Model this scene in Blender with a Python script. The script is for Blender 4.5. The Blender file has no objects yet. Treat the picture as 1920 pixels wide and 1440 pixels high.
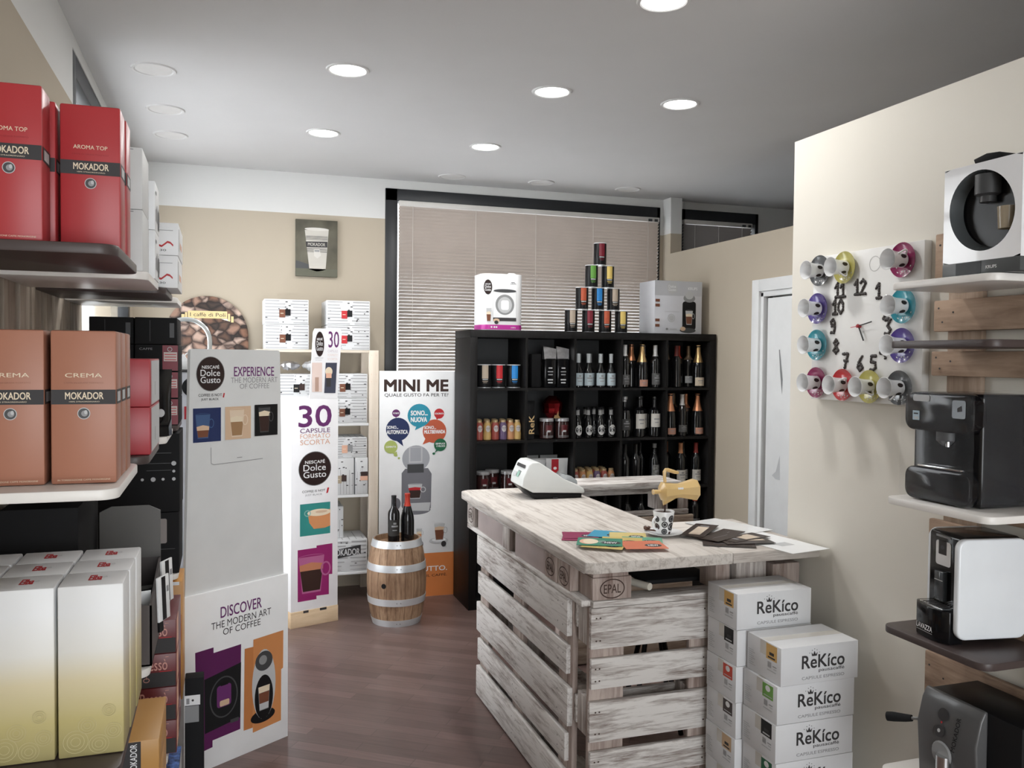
import bpy, bmesh, math, random
from mathutils import Vector, Matrix
PI = math.pi
rnd = random.Random(7)
sc = bpy.context.scene
COL = sc.collection

# ------------------------------------------------------------------ camera, world, lights, exposure
YAW, PITCH, ROLL = math.radians(18.524), math.radians(-1.723), math.radians(0.538)
def cam_matrix():
    cy, sy, cp, sp = math.cos(YAW), math.sin(YAW), math.cos(PITCH), math.sin(PITCH)
    f = Vector((sy*cp, cy*cp, sp)); r = Vector((cy, -sy, 0)); u = r.cross(f)
    r2 = math.cos(ROLL)*r + math.sin(ROLL)*u; u2 = -math.sin(ROLL)*r + math.cos(ROLL)*u
    m = Matrix((r2, u2, -f)).transposed().to_4x4(); m.translation = (0, 0, 1.67)
    return m
cd = bpy.data.cameras.new('camera'); cd.sensor_width = 36; cd.lens = 36*1620/1920; cd.clip_start = 0.05
cam = bpy.data.objects.new('camera', cd); COL.objects.link(cam); cam.matrix_world = cam_matrix(); sc.camera = cam

w = bpy.data.worlds.new('sky'); sc.world = w; w.use_nodes = True
bg = w.node_tree.nodes['Background']; bg.inputs[0].default_value = (0.93, 0.97, 1.0, 1); bg.inputs[1].default_value = 4.2

def area(name, loc, rot, sx, sy, power, col=(1, 1, 1)):
    l = bpy.data.lights.new(name, 'AREA'); l.shape = 'RECTANGLE'; l.size = sx; l.size_y = sy; l.energy = power; l.color = col
    o = bpy.data.objects.new(name, l); COL.objects.link(o); o.location = loc; o.rotation_euler = rot
    return o
area('daylight_left_window', (-0.95, 5.05, 1.6), (0, -PI/2, 0), 2.4, 2.2, 72, (0.94, 0.97, 1))
area('daylight_shop_front', (0.6, -2.75, 1.5), (PI/2, 0, 0), 3.6, 2.4, 94, (0.95, 0.975, 1))
sc.view_settings.view_transform = 'Standard'; sc.view_settings.look = 'None'
sc.view_settings.exposure = 0.0; sc.view_settings.gamma = 1.0; sc.view_settings.use_curve_mapping = False

# ------------------------------------------------------------------ materials
MATS = {}
def mat(name, col, rough=0.6, metal=0.0, noise=0.0, nscale=8.0, spec=0.4, coat=0.0, emit=None, estr=0.0, alpha=1.0, trans=0.0, stretch=(1, 1, 1), bump=0.0):
    if name in MATS: return MATS[name]
    m = bpy.data.materials.new(name); m.use_nodes = True; nt = m.node_tree; b = nt.nodes['Principled BSDF']
    c = (col[0], col[1], col[2], 1)
    b.inputs['Base Color'].default_value = c; b.inputs['Roughness'].default_value = rough; b.inputs['Metallic'].default_value = metal
    b.inputs['Specular IOR Level'].default_value = spec; b.inputs['Coat Weight'].default_value = coat
    b.inputs['Alpha'].default_value = alpha; b.inputs['Transmission Weight'].default_value = trans
    if emit: b.inputs['Emission Color'].default_value = (*emit, 1); b.inputs['Emission Strength'].default_value = estr
    tc = nt.nodes.new('ShaderNodeTexCoord'); mp = nt.nodes.new('ShaderNodeMapping'); mp.inputs['Scale'].default_value = stretch
    nz = nt.nodes.new('ShaderNodeTexNoise'); nz.inputs['Scale'].default_value = nscale; nz.inputs['Detail'].default_value = 4
    nt.links.new(tc.outputs['Object'], mp.inputs[0]); nt.links.new(mp.outputs[0], nz.inputs['Vector'])
    if noise == 0: noise = 0.03
    r = nt.nodes.new('ShaderNodeValToRGB'); r.color_ramp.elements[0].position = 0.3; r.color_ramp.elements[1].position = 0.7
    r.color_ramp.elements[0].color = (*[max(0, x*(1-noise)) for x in col], 1); r.color_ramp.elements[1].color = (*[min(1, x*(1+noise)) for x in col], 1)
    nt.links.new(nz.outputs[0], r.inputs[0]); nt.links.new(r.outputs[0], b.inputs['Base Color'])
    if bump:
        bp = nt.nodes.new('ShaderNodeBump'); bp.inputs['Strength'].default_value = bump; bp.inputs['Distance'].default_value = 0.002
        nt.links.new(nz.outputs[0], bp.inputs['Height']); nt.links.new(bp.outputs[0], b.inputs['Normal'])
    MATS[name] = m
    return m

def wood(name, light, dark, axis='x', freq=14, long=0.08, lo=0.35, hi=0.6, rough=0.75, patch=0.35):
    """whitewashed or plain sawn timber: streaks drawn out along the grain axis, plus worn patches and knots"""
    if name in MATS: return MATS[name]
    m = bpy.data.materials.new(name); m.use_nodes = True; nt = m.node_tree; L = nt.links; N = nt.nodes; b = N['Principled BSDF']
    b.inputs['Roughness'].default_value = rough; b.inputs['Specular IOR Level'].default_value = 0.25
    tc = N.new('ShaderNodeTexCoord'); mp = N.new('ShaderNodeMapping')
    s = [freq, freq, freq]; s['xyz'.index(axis)] = freq*long; mp.inputs['Scale'].default_value = s
    L.new(tc.outputs['Object'], mp.inputs[0])
    n1 = N.new('ShaderNodeTexNoise'); n1.inputs['Scale'].default_value = 2.0; n1.inputs['Detail'].default_value = 8; n1.inputs['Roughness'].default_value = 0.7; n1.inputs['Distortion'].default_value = 0.6
    L.new(mp.outputs[0], n1.inputs['Vector'])
    n2 = N.new('ShaderNodeTexNoise'); n2.inputs['Scale'].default_value = 4.5; n2.inputs['Detail'].default_value = 3
    L.new(tc.outputs['Object'], n2.inputs['Vector'])
    n3 = N.new('ShaderNodeTexNoise'); n3.inputs['Scale'].default_value = 9.0; n3.inputs['Detail'].default_value = 6
    L.new(mp.outputs[0], n3.inputs['Vector'])
    a = N.new('ShaderNodeMath'); a.operation = 'MULTIPLY_ADD'; a.inputs[1].default_value = patch; L.new(n2.outputs[0], a.inputs[0]); L.new(n1.outputs[0], a.inputs[2])
    a2 = N.new('ShaderNodeMath'); a2.operation = 'MULTIPLY_ADD'; a2.inputs[1].default_value = 0.25; L.new(n3.outputs[0], a2.inputs[0]); L.new(a.outputs[0], a2.inputs[2])
    r = N.new('ShaderNodeValToRGB'); e = r.color_ramp.elements
    e[0].position = lo; e[0].color = (*dark, 1); e[1].position = hi; e[1].color = (*light, 1)
    sub = N.new('ShaderNodeMath'); sub.operation = 'SUBTRACT'; sub.inputs[1].default_value = patch*0.5+0.125; L.new(a2.outputs[0], sub.inputs[0]); L.new(sub.outputs[0], r.inputs[0])
    L.new(r.outputs[0], b.inputs['Base Color'])
    bp = N.new('ShaderNodeBump'); bp.inputs['Strength'].default_value = 0.25; bp.inputs['Distance'].default_value = 0.002; L.new(n1.outputs[0], bp.inputs['Height']); L.new(bp.outputs[0], b.inputs['Normal'])
    MATS[name] = m
    return m

def floor_mat():
    m = bpy.data.materials.new('floor_planks'); m.use_nodes = True; nt = m.node_tree; L = nt.links; N = nt.nodes; b = N['Principled BSDF']
    tc = N.new('ShaderNodeTexCoord'); mp = N.new('ShaderNodeMapping'); mp.inputs['Rotation'].default_value = (0, 0, math.radians(35)); L.new(tc.outputs['Object'], mp.inputs[0])
    br = N.new('ShaderNodeTexBrick'); br.inputs['Scale'].default_value = 1.0; br.inputs['Brick Width'].default_value = 0.55; br.inputs['Row Height'].default_value = 0.07
    br.inputs['Mortar Size'].default_value = 0.0012; br.inputs['Color1'].default_value = (0.145, 0.092, 0.080, 1); br.inputs['Color2'].default_value = (0.22, 0.145, 0.13, 1); br.inputs['Mortar'].default_value = (0.08, 0.05, 0.04, 1)
    L.new(mp.outputs[0], br.inputs['Vector'])
    mp2 = N.new('ShaderNodeMapping'); mp2.inputs['Scale'].default_value = (3, 40, 1); L.new(mp.outputs[0], mp2.inputs[0])
    n = N.new('ShaderNodeTexNoise'); n.inputs['Scale'].default_value = 2; n.inputs['Detail'].default_value = 6; L.new(mp2.outputs[0], n.inputs['Vector'])
    mx = N.new('ShaderNodeMix'); mx.data_type = 'RGBA'; mx.blend_type = 'MULTIPLY'; mx.inputs[0].default_value = 0.5
    L.new(br.outputs['Color'], mx.inputs[6]); L.new(n.outputs[0], mx.inputs[7]); L.new(mx.outputs[2], b.inputs['Base Color'])
    b.inputs['Roughness'].default_value = 0.33; b.inputs['Specular IOR Level'].default_value = 0.5
    return m

def wall_mat(name, low, high=None, zsplit=99):
    """painted plaster: two paint colours meeting at a level line"""
    m = bpy.data.materials.new(name); m.use_nodes = True; nt = m.node_tree; L = nt.links; N = nt.nodes; b = N['Principled BSDF']
    b.inputs['Roughness'].default_value = 0.85; b.inputs['Specular IOR Level'].default_value = 0.2
    g = N.new('ShaderNodeNewGeometry'); sx = N.new('ShaderNodeSeparateXYZ'); L.new(g.outputs['Position'], sx.inputs[0])
    gt = N.new('ShaderNodeMath'); gt.operation = 'GREATER_THAN'; gt.inputs[1].default_value = zsplit; L.new(sx.outputs[2], gt.inputs[0])
    mx = N.new('ShaderNodeMix'); mx.data_type = 'RGBA'; L.new(gt.outputs[0], mx.inputs[0]); mx.inputs[6].default_value = (*low, 1); mx.inputs[7].default_value = (*(high or low), 1)
    n = N.new('ShaderNodeTexNoise'); n.inputs['Scale'].default_value = 3; n.inputs['Detail'].default_value = 5; L.new(g.outputs['Position'], n.inputs['Vector'])
    r = N.new('ShaderNodeValToRGB'); r.color_ramp.elements[0].color = (0.94, 0.94, 0.94, 1); r.color_ramp.elements[1].color = (1, 1, 1, 1); L.new(n.outputs[0], r.inputs[0])
    mu = N.new('ShaderNodeMix'); mu.data_type = 'RGBA'; mu.blend_type = 'MULTIPLY'; mu.inputs[0].default_value = 1; L.new(mx.outputs[2], mu.inputs[6]); L.new(r.outputs[0], mu.inputs[7])
    L.new(mu.outputs[2], b.inputs['Base Color'])
    return m

white = mat('white_card', (0.80, 0.81, 0.82), 0.45)
white2 = mat('white_gloss', (0.82, 0.83, 0.84), 0.25, coat=0.3)
greyw = mat('greyed_card', (0.66, 0.67, 0.67), 0.5)
black = mat('black_satin', (0.010, 0.010, 0.011), 0.35, spec=0.2)
blackm = mat('black_matt', (0.014, 0.014, 0.015), 0.7, spec=0.12)
blackg = mat('black_gloss', (0.006, 0.006, 0.007), 0.12, spec=0.3)
dgrey = mat('dark_grey', (0.055, 0.057, 0.06), 0.45)
mgrey = mat('mid_grey', (0.25, 0.255, 0.26), 0.45)
lgrey = mat('light_grey', (0.5, 0.51, 0.52), 0.5)
chrome = mat('chrome', (0.75, 0.76, 0.77), 0.15, metal=1)
zinc = mat('galvanised_steel', (0.62, 0.64, 0.66), 0.4, metal=0.7, noise=0.1)
ink = mat('dark_ink', (0.035, 0.033, 0.035), 0.6)
inkgrey = mat('grey_ink', (0.28, 0.28, 0.29), 0.6)
purple = mat('purple_ink', (0.135, 0.028, 0.14), 0.5)
plum = mat('plum_ink', (0.10, 0.012, 0.085), 0.5)
magenta = mat('magenta_ink', (0.26, 0.012, 0.12), 0.5)
orange = mat('orange_ink', (0.62, 0.20, 0.055), 0.5)
peach = mat('peach_ink', (0.72, 0.42, 0.30), 0.5)
tan = mat('tan_ink', (0.62, 0.44, 0.30), 0.5)
red = mat('red_ink', (0.48, 0.018, 0.025), 0.45)
brownd = mat('coffee_brown', (0.035, 0.014, 0.010), 0.5)
brown = mat('brown_ink', (0.17, 0.06, 0.03), 0.5)
cream = mat('cream_ink', (0.75, 0.64, 0.48), 0.5)
navy = mat('navy_ink', (0.012, 0.025, 0.10), 0.5)
blue = mat('blue_ink', (0.02, 0.22, 0.58), 0.45)
teal = mat('teal_ink', (0.03, 0.24, 0.22), 0.5)
green = mat('green_ink', (0.13, 0.34, 0.06), 0.5)
dgreen = mat('deep_green_ink', (0.015, 0.13, 0.06), 0.5)
lime = mat('lime_ink', (0.42, 0.50, 0.14), 0.5)
yellow = mat('yellow_ink', (0.74, 0.55, 0.16), 0.5)
cyan = mat('cyan_ink', (0.02, 0.26, 0.37), 0.4)
violet = mat('violet_glaze', (0.075, 0.05, 0.24), 0.3)
rust = mat('rust_ink', (0.50, 0.10, 0.045), 0.5)
gold = mat('gold_foil', (0.62, 0.42, 0.20), 0.3, metal=0.8)
copper = mat('copper_foil', (0.62, 0.28, 0.15), 0.35, metal=0.7)
silver = mat('silver_foil', (0.6, 0.6, 0.62), 0.3, metal=0.9, noise=0.2, nscale=30, bump=0.6)
shelf_white = mat('white_lacquer', (0.78, 0.76, 0.73), 0.3)
shelf_brown = mat('brown_lacquer', (0.062, 0.046, 0.044), 0.4)

# ------------------------------------------------------------------ mesh builder
_txt = {}
def text_mesh(s, bold):
    k = s
    if k not in _txt:
        cu = bpy.data.curves.new('t', 'FONT'); cu.body = s; cu.size = 1; cu.resolution_u = 3; cu.offset = 0.0
        ob = bpy.data.objects.new('t', cu); me = bpy.data.meshes.new_from_object(ob)
        vs = [v.co.copy() for v in me.vertices]; fs = [tuple(p.vertices) for p in me.polygons]
        bpy.data.objects.remove(ob); bpy.data.curves.remove(cu); bpy.data.meshes.remove(me)
        if not vs: vs = [Vector((0, 0, 0))]
        x0, x1, y0, y1 = min(v.x for v in vs), max(v.x for v in vs), min(v.y for v in vs), max(v.y for v in vs)
        _txt[k] = (vs, fs, x0, x1, y0, y1)
    return _txt[k]

class MB:
    def __init__(s): s.bm = bmesh.new(); s.mats = []; s.O = Vector((0, 0, 0)); s.U = Vector((1, 0, 0)); s.V = Vector((0, 0, 1)); s.N = Vector((0, -1, 0)); s.lay = 0
    def mi(s, m):
        if m not in s.mats: s.mats.append(m)
        return s.mats.index(m)
    def add(s, vs, fs, m, M=None):
        i = s.mi(m); bv = [s.bm.verts.new(M @ Vector(v) if M else Vector(v)) for v in vs]
        out = []
        for f in fs:
            try: fc = s.bm.faces.new([bv[j] for j in f]); fc.material_index = i; out.append(fc)
            except ValueError: pass
        return bv, out
    def box(s, x0, x1, y0, y1, z0, z1, m, bev=0.0, seg=2, M=None):
        vs = [(x0, y0, z0), (x1, y0, z0), (x1, y1, z0), (x0, y1, z0), (x0, y0, z1), (x1, y0, z1), (x1, y1, z1), (x0, y1, z1)]
        fs = [(3, 2, 1, 0), (4, 5, 6, 7), (0, 1, 5, 4), (1, 2, 6, 5), (2, 3, 7, 6), (3, 0, 4, 7)]
        bv, f = s.add(vs, fs, m, M)
        if bev:
            es = list({e for v in bv for e in v.link_edges})
            bmesh.ops.bevel(s.bm, geom=es, offset=bev, segments=seg, affect='EDGES', profile=0.5, material=-1)
        return s
    def prism(s, pts, axis, d0, d1, m, M=None, bev=0.0, seg=2):
        """polygon (2-D points) extruded along axis: x -> (y,z), y -> (x,z), z -> (x,y)"""
        def P(p, d): return {'x': (d, p[0], p[1]), 'y': (p[0], d, p[1]), 'z': (p[0], p[1], d)}[axis]
        n = len(pts); vs = [P(p, d0) for p in pts]+[P(p, d1) for p in pts]
        fs = [tuple(range(n-1, -1, -1)), tuple(range(n, 2*n))]+[(i, (i+1) % n, n+(i+1) % n, n+i) for i in range(n)]
        bv, f = s.add(vs, fs, m, M)
        bmesh.ops.recalc_face_normals(s.bm, faces=f)
        if bev:
            es = [e for e in {e for v in bv for e in v.link_edges} if len(e.link_faces) == 2 and e.calc_face_angle(0) > 0.5]
            bmesh.ops.bevel(s.bm, geom=es, offset=bev, segments=seg, affect='EDGES', profile=0.5, material=-1)
        return s
    def lathe(s, prof, m, c=(0, 0, 0), seg=24, M=None, caps=True, rot=0.0):
        vs = []; n = len(prof)
        for r, z in prof:
            for k in range(seg):
                a = 2*PI*k/seg+rot; vs.append((c[0]+r*math.cos(a), c[1]+r*math.sin(a), c[2]+z))
        fs = []
        for i in range(n-1):
            for k in range(seg):
                a, b = i*seg+k, i*seg+(k+1) % seg; fs.append((a, b, b+seg, a+seg))
        if caps:
            fs.append(tuple(range(seg-1, -1, -1))); fs.append(tuple((n-1)*seg+k for k in range(seg)))
        s.add(vs, fs, m, M); return s
    def tube(s, pts, r, m, seg=10, M=None):
        pts = [Vector(p) for p in pts]; vs = []; fs = []; up = None
        for i, p in enumerate(pts):
            d = (pts[min(i+1, len(pts)-1)]-pts[max(i-1, 0)]).normalized()
            if up is None: up = Vector((0, 0, 1)) if abs(d.z) < 0.9 else Vector((1, 0, 0))
            a = d.cross(up).normalized(); b = a.cross(d).normalized(); up = b
            rr = r[i] if isinstance(r, (list, tuple)) else r
            for k in range(seg):
                t = 2*PI*k/seg; vs.append(p+a*math.cos(t)*rr+b*math.sin(t)*rr)
        for i in range(len(pts)-1):
            for k in range(seg):
                x, y = i*seg+k, i*seg+(k+1) % seg; fs.append((x, y, y+seg, x+seg))
        fs.append(tuple(range(seg-1, -1, -1))); fs.append(tuple((len(pts)-1)*seg+k for k in range(seg)))
        bv, f = s.add(vs, fs, m, M); bmesh.ops.recalc_face_normals(s.bm, faces=f); return s
    # ---- flat print on a face: frame = origin, right, up
    def frame(s, O, U, V): s.O = Vector(O); s.U = Vector(U).normalized(); s.V = Vector(V).normalized(); s.N = s.U.cross(s.V); s.lay = 0; return s
    def pt(s, u, v, h): return s.O+s.U*u+s.V*v+s.N*h
    def poly(s, pts, m, h=None):
        if h is None: s.lay += 1; h = 0.0003+0.00012*s.lay
        s.add([s.pt(u, v, h) for u, v in pts], [tuple(range(len(pts)))], m); return s
    def rect(s, u0, u1, v0, v1, m, h=None, rr=0):
        if rr:
            p = []
            for cx, cy, a0 in ((u1-rr, v1-rr, 0), (u0+rr, v1-rr, 90), (u0+rr, v0+rr, 180), (u1-rr, v0+rr, 270)):
                for k in range(5): a = math.radians(a0+k*22.5); p.append((cx+rr*math.cos(a), cy+rr*math.sin(a)))
            return s.poly(p, m, h)
        return s.poly([(u0, v0), (u1, v0), (u1, v1), (u0, v1)], m, h)
    def disc(s, u, v, ru, rv, m, h=None, n=28): return s.poly([(u+ru*math.cos(2*PI*k/n), v+rv*math.sin(2*PI*k/n)) for k in range(n)], m, h)
    def ring(s, u, v, ru, rv, t, m, h=None, n=32):
        if h is None: s.lay += 1; h = 0.0003+0.00012*s.lay
        vs = []
        for k in range(n):
            a = 2*PI*k/n; vs += [s.pt(u+ru*math.cos(a), v+rv*math.sin(a), h), s.pt(u+(ru-t)*math.cos(a), v+(rv-t)*math.sin(a), h)]
        s.add(vs, [(2*k, (2*k+2) % (2*n), (2*k+3) % (2*n), 2*k+1) for k in range(n)], m); return s
    def text(s, t, u0, u1, v0, v1, m, bold=0.0, rot=0, h=None):
        """text fitted to the box u0..u1, v0..v1; rot=90 reads upward"""
        if h is None: s.lay += 1; h = 0.0003+0.00012*s.lay
        vs, fs, x0, x1, y0, y1 = text_mesh(t, bold)
        out = []
        for p in vs:
            a = (p.x-x0)/max(x1-x0, 1e-6); b = (p.y-y0)/max(y1-y0, 1e-6)
            if rot == 90: a, b = 1-b, a
            if rot == -90: a, b = b, 1-a
            out.append((u0+(u1-u0)*a, v0+(v1-v0)*b))
        q = bold*0.55*(abs(u1-u0) if rot else abs(v1-v0))
        for k, (du, dv) in enumerate(((-q, -q), (q, -q), (q, q), (-q, q)) if q else ((0, 0),)): s.add([s.pt(a+du, b+dv, h+k*0.00006) for a, b in out], fs, m)
        return s
    def cylpatch(s, r, z, ang, half_u, half_v, m, shape='rect', c=(0, 0), dr=0.0006, n=10):
        """print wrapped on a cylinder of radius r"""
        pts = []
        if shape == 'disc':
            for k in range(20): a = 2*PI*k/20; pts.append((half_u*math.cos(a), half_v*math.sin(a)))
            ctr = len(pts); vs = [(u, v) for u, v in pts]+[(0, 0)]
            P = []
            for u, v in vs: a = ang+u/r; P.append((c[0]+(r+dr)*math.cos(a), c[1]+(r+dr)*math.sin(a), z+v))
            s.add(P, [(k, (k+1) % 20, ctr) for k in range(20)], m)
        else:
            P = []
            for k in range(n+1):
                a = ang+(-half_u+2*half_u*k/n)/r
                P += [(c[0]+(r+dr)*math.cos(a), c[1]+(r+dr)*math.sin(a), z-half_v), (c[0]+(r+dr)*math.cos(a), c[1]+(r+dr)*math.sin(a), z+half_v)]
            s.add(P, [(2*k, 2*k+2, 2*k+3, 2*k+1) for k in range(n)], m)
        return s
    def build(s, name, parent=None, label=None, cat=None, group=None, kind=None, sharp=0.6):
        me = bpy.data.meshes.new(name); s.bm.to_mesh(me); s.bm.free()
        for m in s.mats: me.materials.append(m)
        if len(me.polygons): me.polygons.foreach_set('use_smooth', [True]*len(me.polygons)); me.set_sharp_from_angle(angle=sharp)
        o = bpy.data.objects.new(name, me); COL.objects.link(o)
        if parent: o.parent = parent
        tag(o, label, cat, group, kind)
        return o

def tag(o, label=None, cat=None, group=None, kind=None):
    if label: o['label'] = label
    if cat: o['category'] = cat
    if group: o['group'] = group
    if kind: o['kind'] = kind
    return o
def thing(name, label, cat, loc=(0, 0, 0), rotz=0.0, group=None):
    o = bpy.data.objects.new(name, None); COL.objects.link(o); o.empty_display_size = 0.05
    o.location = loc; o.rotation_euler = (0, 0, rotz); return tag(o, label, cat, group)
KIDS = {}
def dup(root, loc, rotz=0.0, label=None, group=None):
    c = root.copy(); COL.objects.link(c); c.location = loc; c.rotation_euler = (0, 0, rotz)
    if label: c['label'] = label
    if group: c['group'] = group
    def rec(src, dst):
        for ch in [x for x in bpy.data.objects if x.parent == src]:
            d = ch.copy(); COL.objects.link(d); d.parent = dst; rec(ch, d)
    rec(root, c)
    return c
def one(name, mb, label, cat, group=None): return mb.build(name, None, label, cat, group)
# ------------------------------------------------------------------ the room
beige = (0.475, 0.415, 0.33); cream_w = (0.76, 0.73, 0.66); offw = (0.70, 0.70, 0.685)
wm_beige = wall_mat('beige_and_white_paint', beige, offw, 2.676)
wm_cream = wall_mat('cream_paint', cream_w)
wm_part = wall_mat('beige_paint', beige)
wm_ceil = wall_mat('ceiling_paint', (0.60, 0.595, 0.595))
frame_d = mat('dark_window_frame', (0.022, 0.024, 0.027), 0.4)
def struct(name, mb): return mb.build(name, kind='structure')
CZ = 2.962; BY = 6.3; LX = -0.572; KX = 2.1; PX = 3.39; PH = 2.515
m = MB(); m.box(LX-0.3, 6.2, -2.9, BY+0.3, -0.1, 0, floor_mat()); struct('floor', m)
m = MB(); m.box(LX-0.3, 6.2, -2.9, BY+0.3, CZ, CZ+0.1, wm_ceil); struct('ceiling', m)
# left wall with the window opening y 3.9..6.15, z 0.35..2.89
m = MB()
for y0, y1, z0, z1 in ((-2.9, 3.9, 0, CZ), (6.15, BY+0.3, 0, CZ), (3.9, 6.15, 0, 0.35), (3.9, 6.15, 2.905, CZ)):
    m.box(LX-0.22, LX, y0, y1, z0, z1, wm_beige)
struct('wall_left', m)
m = MB()
fx0, fx1 = LX-0.07, LX-0.002
for y0, y1, z0, z1 in ((3.9, 4.0, 0.35, 2.905), (6.05, 6.15, 0.35, 2.905), (4.0, 6.05, 0.35, 0.45), (4.0, 6.05, 2.815, 2.905)):
    m.box(fx0, fx1, y0, y1, z0, z1, frame_d, 0.004)
m.box(fx0, fx1-0.02, 4.0, 6.05, 2.55, 2.60, mat('pale_trim', (0.6, 0.6, 0.58), 0.5))
o = struct('window_3', m)
m = MB(); m.box(LX-0.060, LX-0.054, 4.0, 6.05, 0.45, 2.815, mat('window_glass', (1, 1, 1), 0.02, trans=1.0, noise=0.001)); m.build('pane', o)
# back wall: openings for two windows
W1 = (1.124, 3.36, 0.30, 2.898); W2 = (3.50, 4.285, 0.30, 2.90)
m = MB()
for x0, x1, z0, z1 in ((LX-0.22, W1[0], 0, CZ), (W1[1], W2[0], 0, CZ), (W2[1], 6.2, 0, CZ), (W1[0], W1[1], 0, W1[2]), (W1[0], W1[1], W1[3], CZ), (W2[0], W2[1], 0, W2[2]), (W2[0], W2[1], W2[3], CZ)):
    m.box(x0, x1, BY, BY+0.22, z0, z1, wm_beige)
struct('wall_back', m)
glass = MATS['window_glass']
for i, (x0, x1, z0, z1) in enumerate((W1, W2)):
    m = MB(); t = 0.09
    for a, b, c, d in ((x0, x0+t, z0, z1), (x1-t*0.35, x1, z0, z1), (x0, x1, z0, z0+t), (x0, x1, z1-t, z1)):
        m.box(a, b, BY-0.012, BY+0.1, c, d, frame_d, 0.004)
    o = struct('window_%d' % (i+1), m)
    g = MB(); g.box(x0+t, x1-t*0.35, BY+0.07, BY+0.076, z0+t, z1-t, glass); g.build('pane', o)
# clock wall (low partition), end face towards the back at y = 2.85
m = MB(); m.box(KX, KX+0.1, -2.9, 2.85, 0, PH, wm_cream); struct('wall_right', m)
# door partition
DY0, DY1, DH = 4.05, 4.93, 2.13
m = MB()
for y0, y1, z0, z1 in ((DY1, 6.17, 0, PH), (2.9, DY0, 0, PH), (DY0, DY1, DH, PH)): m.box(PX, PX+0.1, y0, y1, z0, z1, wm_part)
struct('wall_partition', m)
m = MB(); m.box(PX, PX+0.1, 6.17, BY+0.01, 0, CZ, wm_beige); struct('trim_1', m)
m = MB(); m.box(6.2, 6.3, -2.9, BY+0.3, 0, CZ, wall_mat('grey_paint', (0.3, 0.29, 0.28))); struct('wall_far_right', m)
# shop front behind the viewer: wide glazing
m = MB()
for x0, x1, z0, z1 in ((LX-0.3, -0.5, 0, CZ), (1.95, 6.2, 0, CZ), (-0.5, 1.95, 2.6, CZ), (-0.5, 1.95, 0, 0.15)): m.box(x0, x1, -2.9, -2.7, z0, z1, wm_beige)
struct('wall_front', m)
# door and its frame in the partition
doorw = mat('door_white', (0.74, 0.75, 0.75), 0.4)
m = MB()
for y0, y1, z0, z1 in ((DY1-0.005, DY1+0.075, 0, DH+0.075), (DY0-0.075, DY0+0.005, 0, DH+0.075), (DY0, DY1, DH-0.005, DH+0.075)): m.box(PX-0.022, PX+0.11, y0, y1, z0, z1, doorw, 0.004)
for y0, y1, z0, z1 in ((DY1-0.035, DY1-0.005, 0, DH-0.01), (DY0, DY0+0.03, 0, DH-0.01), (DY0, DY1-0.005, DH-0.04, DH-0.005)): m.box(PX-0.005, PX+0.10, y0, y1, z0, z1, doorw, 0.003)
d = struct('door_1', m)
m = MB(); m.box(PX+0.012, PX+0.05, DY0+0.035, DY1-0.06, 0.005, DH-0.05, doorw, 0.003)
m.box(PX+0.03, PX+0.05, DY1-0.06, DY1-0.035, 0, DH-0.04, black)
m.build('door_leaf', d)
m = MB(); m.frame((PX+0.0115, DY1-0.06, 0), (0, -1, 0), (0, 0, 1))
m.poly([(0.13, 1.74), (0.14, 1.74), (0.175, 1.55), (0.17, 1.45), (0.145, 1.6)], mgrey); m.poly([(0.08, 0.92), (0.12, 0.95), (0.16, 1.06), (0.165, 0.9), (0.12, 0.9)], lgrey); m.build('sticker', d, label='grey curved sticker on the door')
# venetian blinds
def blind(name, label, x0, x1, z0, z1, slat=mat('blind_slat', (0.50, 0.44, 0.395), 0.55), nc=5):
    t = thing(name, label, 'blind', (0, BY-0.045, 0))
    t2 = t
    m = MB(); m.box(x0, x1, -0.02, 0.02, z1-0.035, z1, mat('blind_rail', (0.6, 0.58, 0.55), 0.5), 0.004)
    m.build('head_rail', t2)
    m = MB(); p, wd, th = 0.0245, 0.0345, math.radians(39); n = int((z1-0.04-z0)/p)
    for i in range(n):
        z = z1-0.05-i*p; c, s = math.cos(th)*wd/2, math.sin(th)*wd/2
        # inner (room-side) edge high, outer edge low, slightly crowned
        vs = [(x0, -c, z+s), (x1, -c, z+s), (x1, 0, z+0.002), (x0, 0, z+0.002), (x1, c, z-s), (x0, c, z-s)]
        m.add(vs, [(0, 1, 2, 3), (3, 2, 4, 5)], slat)
    m.build('slats', t2)
    m = MB()
    for k in range(nc):
        x = x0+0.1+(x1-x0-0.2)*k/(nc-1); m.box(x-0.0012, x+0.0012, -0.018, -0.016, z0, z1-0.03, mat('blind_cord', (0.6, 0.57, 0.53), 0.7))
    m.build('ladder_cords', t2)
    m = MB(); m.box(x1-0.10, x1-0.07, -0.03, -0.02, z1-0.035, z1-0.015, dgrey); m.box(x1-0.045, x1-0.02, -0.03, -0.02, z1-0.035, z1-0.015, dgrey)
    for k in range(28): m.lathe([(0.001, -0.006), (0.006, 0), (0.001, 0.006)], white2, (x1-0.03, -0.045, z1-0.25-0.035*k), 6)
    m.build('pull_chain', t2)
blind('window_blind', 'wide beige venetian blind glowing behind the dark bottle shelf', W1[0]+0.092, W1[1]-0.035, 0.42, W1[3]-0.092)
blind('window_blind', 'narrow shaded venetian blind seen over the partition at right', W2[0]+0.05, W2[1]-0.092, 1.2, W2[3]-0.092, nc=3, slat=mat('blind_slat_shade', (0.2, 0.18, 0.17), 0.6))  # shade beyond the partition is put into the darker slat colour
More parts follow.
